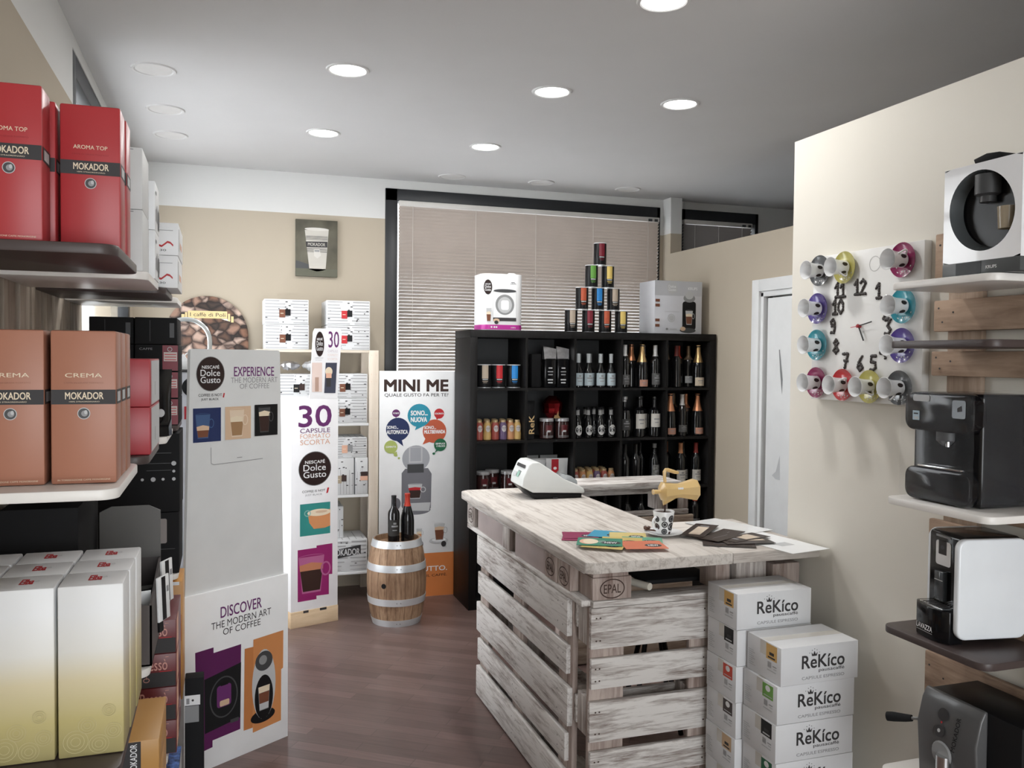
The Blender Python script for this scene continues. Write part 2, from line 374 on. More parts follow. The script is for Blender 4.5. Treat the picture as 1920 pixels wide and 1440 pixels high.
# recessed ceiling lights
bulb = mat('led_disc', (1, 1, 1), 0.4, emit=(1, 0.99, 0.97), estr=9.0)
off = mat('led_off', (0.62, 0.61, 0.60), 0.5)
trimm = mat('light_trim', (0.60, 0.595, 0.59), 0.5)
lit = [(1.509, 2.823, 'nearest lit round ceiling light, cut by the top of the view'), (0.536, 3.973, 'lit round ceiling light in the left row, the nearer one'), (1.514, 3.952, 'lit round ceiling light in the middle row, above the paper flyers'), (2.194, 3.916, 'rightmost lit round ceiling light near the cream wall'), (0.553, 5.13, 'lit round ceiling light in the left row, nearest the coffee cup picture'), (1.526, 5.112, 'lit round ceiling light in the middle row, nearest the window blind')]
dark = [(-0.295, 4.27, 'unlit flush ceiling light close to the left wall, largest of its row'), (-0.285, 4.938, 'unlit flush ceiling light by the left wall, middle of three'), (-0.289, 5.497, 'unlit flush ceiling light by the left wall, farthest of three'), (1.554, 6.034, 'faint unlit ceiling light just left above the window frame'), (2.222, 5.996, 'faint unlit ceiling light above the middle of the window frame'), (2.926, 6.0, 'faint unlit ceiling light above the right end of the window frame')]
for i, (x, y, lb) in enumerate(lit+dark):
    on = i < len(lit)
    t = thing('ceiling_light', lb, 'ceiling light', (x, y, CZ), 0, 'lit ceiling lights' if on else 'unlit ceiling lights')
    m = MB(); m.lathe([(0.078, -0.001), (0.085, -0.006), (0.094, -0.006), (0.098, 0.0)], trimm, (0, 0, 0), 32, caps=False); m.build('trim_ring', t)
    m = MB(); m.lathe([(0.001, -0.003), (0.079, -0.003), (0.079, 0)], bulb if on else off, (0, 0, 0), 32); m.build('diffuser', t)
    if on:
        l = bpy.data.lights.new('downlight', 'AREA'); l.shape = 'DISK'; l.size = 0.14; l.energy = 9; l.color = (1, 0.985, 0.96)
        o = bpy.data.objects.new('downlight', l); COL.objects.link(o); o.location = (x, y, CZ-0.012)
# ------------------------------------------------------------------ left wall: pallet panels, shelf boards and goods
def xe(y): return -0.185+0.022*(y-1.71)          # front edge of the boards (the row is not quite square to the room)
pal_dark = wood('pallet_wood_dark', (0.46, 0.40, 0.33), (0.22, 0.17, 0.13), 'z', 10, lo=0.2, hi=0.65, patch=0.7)
BAYS = [(1.71, 2.12), (2.24, 2.63), (2.74, 3.12), (3.2, 3.55)]
ROWZ = [1.869, 1.425, 0.905, 0.455]
near_name = ['nearest', 'second', 'third', 'farthest']
for i, (a, b) in enumerate(BAYS):
    t = thing('wall_pallet', 'wooden pallet upright on the left wall behind the %s column of shelf boards' % near_name[i], 'pallet', (LX, a-0.05, 0), 0, 'pallets on the left wall')
    L = b-a+0.10
    for k in range(3):
        m = MB(); y0 = 0.01+k*(L-0.02-0.12)/2; m.box(0.05, 0.072, y0, y0+0.12, 0.25, 2.02, pal_dark, 0.003); m.build('vertical_board', t)
    for z in (0.3, 0.75, 1.2, 1.6, 1.9):
        m = MB(); m.box(0.002, 0.05, 0, L, z, z+0.09, wood('pallet_wood_brown_y', (0.36, 0.27, 0.2), (0.14, 0.09, 0.06), 'y', 12)); m.build('cross_board', t)
def round_board(x0, y0, x1, y1, r, n=6, corners=(1, 1)):
    """outline with the two room-side corners rounded"""
    p = [(x0, y0)]
    if corners[0]:
        for k in range(n+1): a = -PI/2+PI/2*k/n; p.append((x1-r+r*math.cos(a), y0+r+r*math.sin(a)))
    else: p.append((x1, y0))
    if corners[1]:
        for k in range(n+1): a = PI/2*k/n; p.append((x1-r+r*math.cos(a), y1-r+r*math.sin(a)))
    else: p.append((x1, y1))
    return p+[(x0, y1)]
rows_txt = ['top row', 'second row', 'third row', 'bottom row']
lab = {(0, 0): 'dark brown shelf board carrying the red coffee packs', (0, 1): 'white shelf board under the white cartons, right of the red packs', (0, 2): 'brown shelf board under the white cartons with a red squiggle', (0, 3): 'white empty shelf board of the top row, nearest the coffee bean sign',
       (1, 0): 'white shelf board carrying the copper coloured coffee packs', (1, 1): 'brown shelf board under the two red boxes', (1, 2): 'white shelf board under the black pouch, right of the red boxes', (1, 3): 'brown shelf board under the black cartons with red labels',
       (2, 0): 'brown shelf board under the tall white and yellow boxes', (2, 1): 'white shelf board under the dark display tray of pouches', (2, 2): 'brown bare shelf board below the hanging white and black pouches', (2, 3): 'white shelf board under the black cartons with the cup picture',
       (3, 1): 'brown shelf board under the amber boxes at the bottom', (3, 2): 'white shelf board under the dark red capsule boxes', (3, 3): 'white shelf board under the orange carton at the far end'}
for r in range(4):
    for b, (a, c) in enumerate(BAYS):
        if (r, b) not in lab: continue
        col = shelf_brown if (r+b) % 2 == 0 else shelf_white
        if (r, b) == (3, 1): col = shelf_brown
        if (r, b) == (3, 2): col = shelf_white
        m = MB(); m.prism(round_board(LX+0.073, a, xe((a+c)/2), c, 0.035), 'z', ROWZ[r]-0.02, ROWZ[r], col, bev=0.003)
        one('wall_shelf', m, lab[(r, b)], 'shelf', 'shelf boards on the left wall')

ROWZ = [q+0.001 for q in ROWZ]
# --- coffee packs (front faces the viewer)
def pack(name, w, h, d, body, edge, small, label, loc, group, cat='coffee pack', black_y=0.5):
    t = thing(name, label, cat, loc, 0, group)
    m = MB(); m.box(-w/2, w/2, 0, d, 0, h, body, 0.004); m.frame((-w/2, 0, 0), (1, 0, 0), (0, 0, 1))
    for k in range(14): m.rect(w*0.02, w*0.98, h*(0.04+0.025*k*0.1), h*(0.041+0.0025*k), edge) if k < 1 else None
    m.text(small, w*0.22, w*0.78, h*0.695, h*0.722, cream, 0.005); m.text('CAFFE IN GRANI TOSTATO', w*0.2, w*0.8, h*0.655, h*0.664, edge)
    m.text('IN TORREFAZIONE CAFFE MONORIGINE', w*0.10, w*0.9, h*0.022, h*0.032, cream)
    m.build('carton', t)
    m = MB(); m.frame((-w/2, 0, 0), (1, 0, 0), (0, 0, 1)); m.rect(0.001, w-0.001, h*0.52, h*0.615, ink)
    m.text('MOKADOR', w*0.22, w*0.8, h*0.553, h*0.598, cream, 0.03); m.text('100% STRAORDINARIO', w*0.28, w*0.74, h*0.533, h*0.541, cream)
    m.frame((w/2, 0, 0), (0, 1, 0), (0, 0, 1)); m.rect(0.003, d-0.003, h*0.52, h*0.615, ink); m.rect(d*0.2, d*0.8, h*0.535, h*0.6, lgrey)
    m.build('brand_band', t)
    m = MB(); m.frame((-w/2, 0, 0), (1, 0, 0), (0, 0, 1)); m.disc(w*0.5, h*0.46, w*0.098, w*0.098, dgrey); m.ring(w*0.5, h*0.46, w*0.098, w*0.098, w*0.012, lgrey); m.disc(w*0.51, h*0.46, w*0.05, w*0.05, inkgrey); m.disc(w*0.53, h*0.468, w*0.025, w*0.035, lgrey); m.build('seal', t)
    return t
redp = mat('red_pack_paper', (0.40, 0.035, 0.04), 0.35); rede = mat('red_pack_print', (0.28, 0.02, 0.025), 0.4)
orp = mat('copper_pack_paper', (0.38, 0.165, 0.105), 0.4); ore = mat('copper_pack_print', (0.28, 0.11, 0.065), 0.45)
g = 'red coffee packs on the top left shelf'
pr = pack('coffee_pack', 0.106, 0.276, 0.075, redp, rede, 'AROMA TOP', 'red coffee pack at the right, front of its column on the brown top shelf', (-0.240, 1.84, ROWZ[0]), g)
dup(pr, (-0.357, 1.735, ROWZ[0]), 0, 'red coffee pack cut by the left edge of the picture, taller looking and nearest')
dup(pr, (-0.352, 1.835, ROWZ[0]), 0, 'red coffee pack half hidden behind the nearest red pack at left')
dup(pr, (-0.238, 1.93, ROWZ[0]), 0, 'red coffee pack hidden behind the front right red pack')
g = 'copper coloured coffee packs on the white shelf'
po = pack('coffee_pack', 0.112, 0.288, 0.078, orp, ore, 'CREMA', 'copper coloured coffee pack at the front of the right column', (-0.247, 1.79, ROWZ[1]), g)
for k, (dx, y, lb) in enumerate([(0, 1.875, 'copper coloured coffee pack second in the right column'), (0.001, 1.96, 'copper coloured coffee pack third in the right column, at the back'), (-0.122, 1.79, 'copper coloured coffee pack cut by the left edge of the picture'), (-0.122, 1.875, 'copper coloured coffee pack behind the one cut by the left edge')]):
    dup(po, (-0.247+dx, y, ROWZ[1]), 0, lb)

# --- tall white and yellow boxes with scroll print
def grad_mat():
    m = bpy.data.materials.new('white_to_yellow_print'); m.use_nodes = True; nt = m.node_tree; L = nt.links; N = nt.nodes; b = N['Principled BSDF']; b.inputs['Roughness'].default_value = 0.4
    tc = N.new('ShaderNodeTexCoord'); sx = N.new('ShaderNodeSeparateXYZ'); L.new(tc.outputs['Object'], sx.inputs[0])
    dv = N.new('ShaderNodeMath'); dv.operation = 'DIVIDE'; dv.inputs[1].default_value = 0.327; L.new(sx.outputs[2], dv.inputs[0])
    r = N.new('ShaderNodeValToRGB'); L.new(dv.outputs[0], r.inputs[0]); e = r.color_ramp.elements
    e[0].position = 0.0; e[0].color = (0.36, 0.31, 0.14, 1); e[1].position = 0.85; e[1].color = (0.76, 0.77, 0.78, 1)
    for p, c in ((0.22, (0.52, 0.45, 0.20, 1)), (0.45, (0.66, 0.58, 0.38, 1)), (0.62, (0.73, 0.72, 0.68, 1))): q = e.new(p); q.color = c
    L.new(r.outputs[0], b.inputs['Base Color']); return m
gm = grad_mat(); scroll = mat('pale_scroll_print', (0.52, 0.46, 0.24), 0.5)
def yellow_box(label, loc):
    w, d, h = 0.114, 0.108, 0.327
    t = thing('coffee_box', label, 'box', loc, 0, 'tall white and yellow boxes')
    m = MB(); m.box(-w/2, w/2, 0, d, 0, h, gm, 0.0035); m.build('carton', t)
    m = MB(); m.frame((-w/2, 0, 0), (1, 0, 0), (0, 0, 1))
    for cx, cz, R0 in ((0.03, 0.03, 0.022), (0.07, 0.022, 0.018), (0.095, 0.045, 0.015), (0.05, 0.06, 0.016), (0.088, 0.085, 0.012)):
        for kk in range(3): m.ring(cx, cz, R0*(1-0.3*kk), R0*(1-0.3*kk), 0.0011, scroll, n=20)
    m.build('scroll_print', t)
    m = MB(); m.frame((-w/2, 0, h), (1, 0, 0), (0, 1, 0)); m.text('Elba', w*0.42, w*0.62, d*0.35, d*0.72, red, 0.03); m.text('caffe', w*0.63, w*0.7, d*0.5, d*0.62, lgrey); m.build('lettering', t, label='small red lettering on the lid')
    return t
yb = yellow_box('tall white and yellow box at the front of the right column', (-0.237, 1.79, ROWZ[2]))
names = {(0, 1): 'second in the right column', (0, 2): 'at the back of the right column', (1, 0): 'at the front of the middle column', (1, 1): 'second in the middle column', (1, 2): 'at the back of the middle column', (2, 1): 'second in the left column, cut by the picture edge', (2, 2): 'at the back of the left column'}
for (c, k), s in names.items(): dup(yb, (-0.237-0.119*c+0.002*k, 1.79+0.111*k, ROWZ[2]), 0, 'tall white and yellow box '+s)

# --- cartons
def carton(name, label, x0, x1, y0, y1, z0, z1, m0, art=None, group=None, cat='box', bev=0.002):
    """art(mb) prints; frame set to the viewer-side face first"""
    t = thing(name, label, cat, (x0, y0, z0), 0, group)
    m = MB(); m.box(0, x1-x0, 0, y1-y0, 0, z1-z0, m0, bev); m.build('carton', t)
    if art:
        m = MB(); m.frame((0, 0, 0), (1, 0, 0), (0, 0, 1)); art(m, x1-x0, y1-y0, z1-z0); m.build('printed_label', t)
    return t
def side_text(m, W, D, H):
    m.frame((W, 0, 0), (0, 1, 0), (0, 0, 1))
    for k in range(7): m.rect(0.02+0.02*k, 0.033+0.02*k, H*0.2, H*(0.45+0.06*(k % 3)), lgrey if k % 2 else inkgrey)
    m.rect(0.008, D*0.3, H*0.75, H*0.82, inkgrey); m.rect(D*0.7, D*0.92, H*0.1, H*0.5, dgrey)
gw = 'plain white cartons behind the red coffee packs'
for k, z in enumerate((0, 1)):
    s = 'upper' if k else 'lower'
    carton('carton', s+' plain white carton right behind the red packs', -0.42, -0.182, 2.26, 2.44, ROWZ[0]+0.148*k, ROWZ[0]+0.148*(k+1)-0.001, greyw, lambda m, W, D, H: (m.rect(0.12, W-0.02, H-0.006, H-0.004, inkgrey)), gw)
    carton('carton', s+' white carton with printed side, behind the plain white cartons', -0.40, -0.168, 2.46, 2.61, ROWZ[0]+0.128*k, ROWZ[0]+0.128*(k+1)-0.001, white, side_text, gw)
def squig(m, W, D, H):
    pts = [(W*0.82+0.05*math.cos(PI*k/8)*0+0.008*k-0.04, H*0.34+0.007*math.sin(k*1.25)) for k in range(9)]
    for a, b in zip(pts[:-1], pts[1:]): m.poly([(a[0], a[1]-0.003), (b[0], b[1]-0.003), (b[0], b[1]+0.003), (a[0], a[1]+0.003)], red)
    m.rect(W*0.6, W*0.93, H*0.76, H*0.775, inkgrey); m.text('30', W*0.76, W*0.84, H*0.12, H*0.18, ink)
    m.frame((W, 0, 0), (0, 1, 0), (0, 0, 1)); m.rect(0.01, 0.05, H*0.15, H*0.85, lgrey); m.rect(0.08, 0.2, H*0.3, H*0.5, peach)
for k in range(2):
    carton('carton', ('lower', 'upper')[k]+' white carton with a red squiggle at the end of the top shelf', -0.34, -0.127+0.002*k, 2.78, 3.06, ROWZ[0]+0.097*k, ROWZ[0]+0.097*(k+1)-0.001, white, squig, 'white cartons with a red squiggle')
redb = mat('red_box_card', (0.36, 0.02, 0.03), 0.35)
for k in range(2):
    carton('capsule_box', ('lower', 'upper')[k]+' plain red box of the pair on the brown shelf', -0.40, -0.167, 2.27, 2.58, ROWZ[1]+0.117*k, ROWZ[1]+0.117*(k+1)-0.001, redb, lambda m, W, D, H: (m.frame((W, 0, 0), (0, 1, 0), (0, 0, 1)), m.rect(0.03, D-0.004, 0.004, H-0.004, lgrey), m.rect(0.15, 0.16, H*0.2, H*0.5, dgrey)), 'pair of red boxes')
# black pouch standing between the red boxes and the black cartons
def pouch(name, label, loc, rz, w, h, d, m0, art=None, group=None, cat='pouch', parent=None):
    t = thing(name, label, cat, loc, rz, group)
    m = MB(); n = 8; sec = []
    for i in range(n+1):
        f = i/n; dd = d*(1-f**2.2)*0.98+0.004; ww = w*(1-0.06*math.sin(PI*f)); zz = h*f
        sec.append([(-ww/2, 0, zz), (-ww/4, -dd/2, zz), (ww/4, -dd/2, zz), (ww/2, 0, zz), (ww/4, dd/2, zz), (-ww/4, dd/2, zz)])
    vs = [p for q in sec for p in q]; fs = []
    for i in range(n):
        for k in range(6): a, b = i*6+k, i*6+(k+1) % 6; fs.append((a, b, b+6, a+6))
    fs += [(5, 4, 3, 2, 1, 0), tuple(n*6+k for k in range(6))]
    m.add(vs, fs, m0); m.build('bag', t, sharp=0.9)
    if art:
        m = MB(); m.frame((-w/2, -d/2-0.001, 0), (1, 0, 0), (0, 0, 1)); art(m, w, h); m.build('printed_label', t)
    return t
pouch('coffee_pouch', 'glossy black pouch standing on a white shelf beside the red boxes', (-0.19, 2.80, ROWZ[1]), 0.5, 0.10, 0.20, 0.06, blackg, lambda m, W, H: (m.disc(W*0.5, H*0.35, 0.012, 0.012, lgrey)))
# black cartons with red labels (far end, second row)
def blab(m, W, D, H):
    m.rect(W*0.63, W*0.99, H*0.02, H*0.98, mat('dark_red_label', (0.2, 0.02, 0.035), 0.4))
    m.rect(W*0.66, W*0.97, H*0.38, H*0.72, mat('pale_label', (0.6, 0.52, 0.5), 0.5))
    for k in range(3): m.rect(W*0.68, W*0.95, H*(0.42+0.1*k), H*(0.45+0.1*k), red)
    m.ring(W*0.8, H*0.83, 0.008, 0.008, 0.002, lgrey); m.text('CAFFE', W*0.1, W*0.4, H*0.8, H*0.88, inkgrey)
def blab0(m, W, D, H): m.rect(W*0.82, W*0.93, H*0.25, H*0.8, dgrey); m.rect(W*0.35, W*0.36, H*0.1, H*0.9, dgrey)
gb = 'black cartons at the far end of the second row'
ord4 = ['lowest', 'second from the bottom', 'third from the bottom', 'topmost']
for k in range(4):
    h = 0.0935
    carton('capsule_box', ord4[k]+' black carton of the right column on the far brown shelf', -0.285, -0.146-0.004*(k == 3), 3.22, 3.5, ROWZ[1]+h*k, ROWZ[1]+h*(k+1)-0.002, blackm, blab if k < 3 else blab0, gb)
    carton('capsule_box', ord4[k]+' black carton of the left column on the far brown shelf', -0.43, -0.291, 3.24, 3.5, ROWZ[1]+h*k, ROWZ[1]+h*(k+1)-0.002, blackm, blab0, gb)
def dots(m, W, D, H):
    for u, v, r in ((0.55, 0.42, .005), (0.68, 0.42, .008), (0.8, 0.42, .005), (0.93, 0.42, .006), (0.93, 0.62, .008), (0.93, 0.52, .005)): m.disc(W*u, H*v, r, r, lgrey, n=14)
    for v in (0.53, 0.62, 0.75): m.rect(W*0.6, W*0.9, H*v, H*v+0.002, dgrey)
def cuplab(m, W, D, H):
    m.rect(W*0.55, W*0.85, H*0.5, H*0.9, mat('label_stone', (0.3, 0.27, 0.26), 0.5), rr=0.006); m.disc(W*0.7, H*0.76, 0.014, 0.008, ink); m.rect(W*0.66, W*0.74, H*0.55, H*0.72, ink); m.rect(W*0.45, W*0.95, H*0.4, H*0.41, dgrey)
carton('capsule_box', 'lower black carton with a cup picture at the far end of the third row', -0.41, -0.145, 3.22, 3.5, ROWZ[2], ROWZ[2]+0.215, blackm, cuplab, 'large black cartons')
carton('capsule_box', 'large black carton with rows of white dots', -0.41, -0.143, 3.22, 3.5, ROWZ[2]+0.217, ROWZ[2]+0.49, blackm, dots, 'large black cartons')
# display tray with raised lid and pouches
tray = mat('dark_tray_card', (0.075, 0.062, 0.06), 0.5)
carton('carton', 'plain black carton added to darken the gap between the display tray and the left wall', -0.49, -0.325, 2.26, 2.60, ROWZ[2], ROWZ[2]+0.40, blackm)  # added to fill the dark void and hide the pallet boards behind
t = thing('display_tray', 'dark brown cardboard display tray with raised lid on the white shelf', 'display tray', (-0.32, 2.27, ROWZ[2]))
m = MB(); W, D = 0.155, 0.33
m.prism([(0, 0), (D, 0), (D, 0.2), (0, 0.155)], 'x', W-0.005, W, tray); m.prism([(0, 0), (D, 0), (D, 0.2), (0, 0.155)], 'x', 0, 0.005, tray)
m.box(0, W, 0, D, 0, 0.004, tray); m.box(0, W, 0, 0.005, 0, 0.15, tray); m.box(0, W, D-0.005, D, 0, 0.2, tray); m.build('tray', t)
m = MB(); m.prism([(0.0, 0.2), (W, 0.2), (W, 0.33), (W-0.03, 0.345), (0.03, 0.345), (0.0, 0.33)], 'y', D-0.012, D-0.005, mat('lid_card', (0.10, 0.095, 0.09), 0.45)); m.rect if False else None; m.build('raised_lid', t)
def pq(m, W, H): m.rect(W*0.1, W*0.9, H*0.45, H*0.95, white); m.disc(W*0.5, H*0.75, 0.006, 0.006, inkgrey); m.rect(W*0.4, W*0.6, H*0.55, H*0.58, ink)
for k, (x, y, z, rz, lb) in enumerate([(-0.205, 2.36, 0.006, 0.3, 'black and white pouch standing in the display tray, nearest the aisle'), (-0.245, 2.43, 0.006, -0.2, 'black and white pouch standing in the middle of the display tray'), (-0.28, 2.36, 0.006, 0.1, 'black and white pouch standing at the wall end of the display tray')]):
    pouch('sample_pouch', lb, (x, y, ROWZ[2]+z), rz, 0.07, 0.17+0.01*k, 0.035, blackg, pq, 'pouches in the display tray')
# packets hanging over the aisle side of the tray
def strip(label, loc, rz, tilt):
    t = thing('sample_packet', label, 'packet', loc, rz, 'white and black packets on the tray edge'); t.rotation_euler = (0, tilt, rz)
    m = MB(); m.box(-0.002, 0.004, -0.03, 0.03, 0, 0.115, white, 0.0015); m.build('sachet', t)
    m = MB(); m.box(0.0042, 0.005, -0.012, 0.008, 0.002, 0.113, black); m.box(0.0042, 0.005, 0.014, 0.024, 0.07, 0.085, inkgrey); m.box(-0.002, 0.004, -0.03, -0.01, -0.025, -0.0002, black); m.build('black_stripe', t)
strip('white packet with black stripe leaning on the aisle side of the tray, nearer', (-0.146, 2.40, ROWZ[2]+0.075), -0.4, -0.04)
strip('white packet with black stripe leaning on the aisle side of the tray, farther', (-0.144, 2.52, ROWZ[2]+0.09), -0.4, -0.04)
# dark red capsule boxes
dred = mat('dark_red_card', (0.135, 0.014, 0.018), 0.35); capt = mat('pale_red_print', (0.62, 0.32, 0.27), 0.5)
def presso(m, W, D, H):
    m.rect(0.002, W-0.002, 0.002, H*0.46, ink); m.text('Pressò', W*0.2, W*0.8, H*0.52, H*0.86, capt, 0.008); m.rect(W*0.62, W*0.9, H*0.47, H*0.49, red); m.ring(W*0.34, H*0.25, 0.009, 0.007, 0.002, capt, n=18); m.rect(W*0.34, W*0.35, H*0.28, H*0.4, capt); m.rect(W*0.75, W*0.83, H*0.9, H*0.92, capt)
    m.frame((W, 0, 0), (0, 1, 0), (0, 0, 1)); m.rect(0.01, D*0.4, 0.005, H-0.005, peach)
o5 = ['lowest', 'second from the bottom', 'third from the bottom', 'topmost']
for k in range(4):
    carton('capsule_box', 'dark red capsule box, %s of the bottom stack' % o5[k], -0.262, -0.134, 2.79, 3.08, ROWZ[3]+0.103*k, ROWZ[3]+0.103*(k+1)-0.001, dred, presso, 'dark red capsule boxes')
amb = mat('amber_card', (0.50, 0.27, 0.085), 0.4)
def moka_side(m, W, D, H): m.rect(0.0, W*0.62, 0.002, H-0.002, ink); m.text('MOKADOR', W*0.40, W*0.54, H*0.08, H*0.92, white, 0.02, rot=90)
for k in range(3):
    carton('capsule_box', ['lowest', 'middle', 'topmost'][k]+' amber box with a black label strip at the bottom left', -0.26, -0.15, 2.28, 2.56, ROWZ[3]+0.088*k, ROWZ[3]+0.088*(k+1)-0.001, amb, moka_side, 'amber boxes')
carton('carton', 'orange carton at the far end behind the dark red capsule boxes', -0.33, -0.135, 3.22, 3.42, ROWZ[3], ROWZ[3]+0.42, mat('orange_card', (0.55, 0.27, 0.07), 0.4), lambda m, W, D, H: (m.disc(W*0.7, H*0.93, 0.02, 0.007, ink), m.rect(W*0.5, W*0.98, H*0.5, H*0.72, redb), m.rect(W*0.6, W*0.95, H*0.97, H*0.998, white)))
carton('gift_box', 'blue patterned box below the bottom shelf beside the standee', -0.28, -0.132, 2.82, 3.06, 0.0, 0.36, mat('blue_pattern', (0.06, 0.12, 0.32), 0.4, noise=0.9, nscale=60), lambda m, W, D, H: (m.rect(0.0, W*0.75, 0.0, H*0.86, dgreen), m.frame((W, 0, 0), (0, 1, 0), (0, 0, 1)), m.rect(0, D, 0, H, lgrey)))
t = thing('price_holder', 'black display box with a white price label in front of the standee', 'price holder', (-0.125, 3.16, 0))
m = MB(); m.box(0, 0.062, 0, 0.06, 0, 0.55, blackm, 0.004); m.build('box', t)
m = MB(); m.frame((0, 0, 0), (1, 0, 0), (0, 0, 1)); m.rect(-0.001, 0.05, 0.455, 0.49, white, 0.001); m.rect(0.005, 0.015, 0.46, 0.48, inkgrey, 0.0013); m.disc(0.026, 0.472, 0.004, 0.004, ink, 0.0013); m.rect(0.0, 0.046, 0.395, 0.453, mgrey, 0.001); m.build('price_label', t, label='white paper price label')
# ------------------------------------------------------------------ cardboard displays
logo_d = mat('dark_logo_disc', (0.022, 0.010, 0.009), 0.4)
def dg_logo(m, u, v, ru, rv):
    m.disc(u, v, ru, rv, mgrey, n=40); m.disc(u, v, ru*0.965, rv*0.965, logo_d, n=40)
    m.text('NESCAFÉ', u-ru*0.60, u+ru*0.60, v+rv*0.30, v+rv*0.52, white, 0.03)
    m.text('Dolce', u-ru*0.70, u+ru*0.66, v-rv*0.12, v+rv*0.24, white, 0.012); m.text('Gusto', u-ru*0.70, u+ru*0.68, v-rv*0.52, v-rv*0.16, white, 0.012)
def glass_cup(m, u, v, w, h, liq, crema, air, fill=0.6):
    """printed picture of a glass cup: body, crema, drink, handle"""
    m.poly([(u-w*0.5, v+h), (u+w*0.5, v+h), (u+w*0.36, v), (u-w*0.36, v)], air)
    f = fill; wf = w*(0.36+0.14*f)
    m.poly([(u-wf, v+h*f), (u+wf, v+h*f), (u+w*0.33, v+h*0.05), (u-w*0.33, v+h*0.05)], liq)
    m.poly([(u-wf, v+h*f), (u-wf*0.95, v+h*(f-0.16)), (u+wf*0.95, v+h*(f-0.16)), (u+wf, v+h*f), (u, v+h*(f+0.06))], crema)
    m.ring(u, v+h, w*0.5, h*0.06, w*0.02, air); m.ring(u+w*0.56, v+h*0.62, w*0.2, h*0.2, w*0.06, air)
class L2W:  # helper frame on a standing panel
    pass
def panel_thing(name, label, cat, A, d): return thing(name, label, cat, (A[0], A[1], 0), math.atan2(d[1], d[0]))
# --- first standee ("experience" upper panel, "discover" base)
A = (-0.145, 3.581); d = (0.828, 0.561)
t = panel_thing('cardboard_standee', 'grey white cardboard standee with dark round logo and a lower printed box front', 'standee', A, d)
Lx = 0.5025
m = MB(); m.box(0, Lx, 0, 0.14, 0, 0.72, white, 0.002); m.frame((0, 0, 0), (1, 0, 0), (0, 0, 1))
m.text('DISCOVER', 0.165, 0.364, 0.602, 0.647, purple, 0.02); m.text('THE MODERN ART', 0.122, 0.412, 0.562, 0.591, ink); m.text('OF COFFEE', 0.176, 0.358, 0.529, 0.556, ink)
m.build('base_box', t)
m = MB(); m.frame((0, 0, 0), (1, 0, 0), (0, 0, 1))
m.poly([(0.049, 0.49), (0.132, 0.491), (0.132, 0.468), (0.262, 0.471), (0.258, 0.115), (0.127, 0.112), (0.127, 0.085), (0.058, 0.08)], plum)
m.poly([(0.090, 0.37), (0.262, 0.395), (0.258, 0.165), (0.092, 0.15)], blackm); m.ring(0.18, 0.275, 0.066, 0.085, 0.006, dgrey); m.rect(0.147, 0.214, 0.235, 0.325, purple, rr=0.012); m.rect(0.16, 0.205, 0.238, 0.262, tan, rr=0.006); m.rect(0.165, 0.2, 0.322, 0.345, black); m.rect(0.21, 0.25, 0.155, 0.17, dgrey)
m.poly([(0.279, 0.446), (0.322, 0.444), (0.319, 0.1), (0.274, 0.102)], mat('orange_dark', (0.5, 0.19, 0.06), 0.5))
m.poly([(0.322, 0.474), (0.476, 0.477), (0.475, 0.312), (0.465, 0.308), (0.464, 0.084), (0.319, 0.078)], mat('orange_lite', (0.58, 0.24, 0.085), 0.5))
m.disc(0.37, 0.135, 0.062, 0.028, black); m.disc(0.375, 0.27, 0.060, 0.15, lgrey); m.disc(0.375, 0.215, 0.047, 0.095, black); m.disc(0.375, 0.37, 0.044, 0.042, dgrey); m.disc(0.37, 0.375, 0.02, 0.02, mgrey)
m.poly([(0.345, 0.262), (0.405, 0.262), (0.398, 0.16), (0.352, 0.16)], mgrey); m.poly([(0.349, 0.235), (0.402, 0.235), (0.398, 0.19), (0.352, 0.19)], brown); m.poly([(0.347, 0.262), (0.404, 0.262), (0.402, 0.236), (0.349, 0.236)], cream); m.poly([(0.352, 0.19), (0.398, 0.19), (0.397, 0.163), (0.353, 0.163)], lgrey)
m.build('printed_picture', t, label='purple and orange machine pictures on the base')
m = MB()
pr_ = [(0.013, 0.70), (0.487, 0.70), (0.466, 1.68)]
top = [(0.466-0.012+0.012*math.cos(a), 1.682+0.012*math.sin(a)) for a in (0, .5, 1.0, 1.57)]+[(0.038+0.012+0.012*math.cos(a), 1.682+0.012*math.sin(a)) for a in (1.57, 2.1, 2.6, 3.14)]
m.prism([(0.013, 0.70), (0.487, 0.70)]+top, 'y', 0.012, 0.03, greyw); m.frame((0, 0.012, 0), (1, 0, 0), (0, 0, 1))
m.text('EXPERIENCE', 0.237, 0.435, 1.584, 1.623, purple, 0.02); m.text('THE MODERN ART', 0.222, 0.453, 1.557, 1.579, inkgrey); m.text('OF COFFEE', 0.264, 0.41, 1.532, 1.553, inkgrey)
m.text('COFFEE IS NOT', 0.073, 0.179, 1.505, 1.516, ink, 0.01); m.text('JUST BLACK', 0.085, 0.165, 1.487, 1.498, ink, 0.01); m.poly([(0.183, 1.5), (0.187, 1.517), (0.193, 1.517), (0.189, 1.498)], red)
for a in ((0.129, 1.299, 0.1295, 1.235), (0.1295, 1.235, 0.142, 1.229), (0.142, 1.229, 0.377, 1.234)):
    x0, z0, x1, z1 = a; nx, nz = z1-z0, x0-x1; q = math.hypot(nx, nz); nx, nz = nx/q*0.0012, nz/q*0.0012
    m.poly([(x0-nx, z0-nz), (x1-nx, z1-nz), (x1+nx, z1+nz), (x0+nx, z0+nz)], inkgrey)
m.rect(0.25, 0.275, 1.247, 1.25, inkgrey)
m.build('upper_panel', t)
m = MB(); m.frame((0, 0.012, 0), (1, 0, 0), (0, 0, 1)); dg_logo(m, 0.128, 1.595, 0.065, 0.07); m.build('round_logo', t, label='dark brown round logo')
m = MB(); m.frame((0, 0.012, 0), (1, 0, 0), (0, 0, 1))
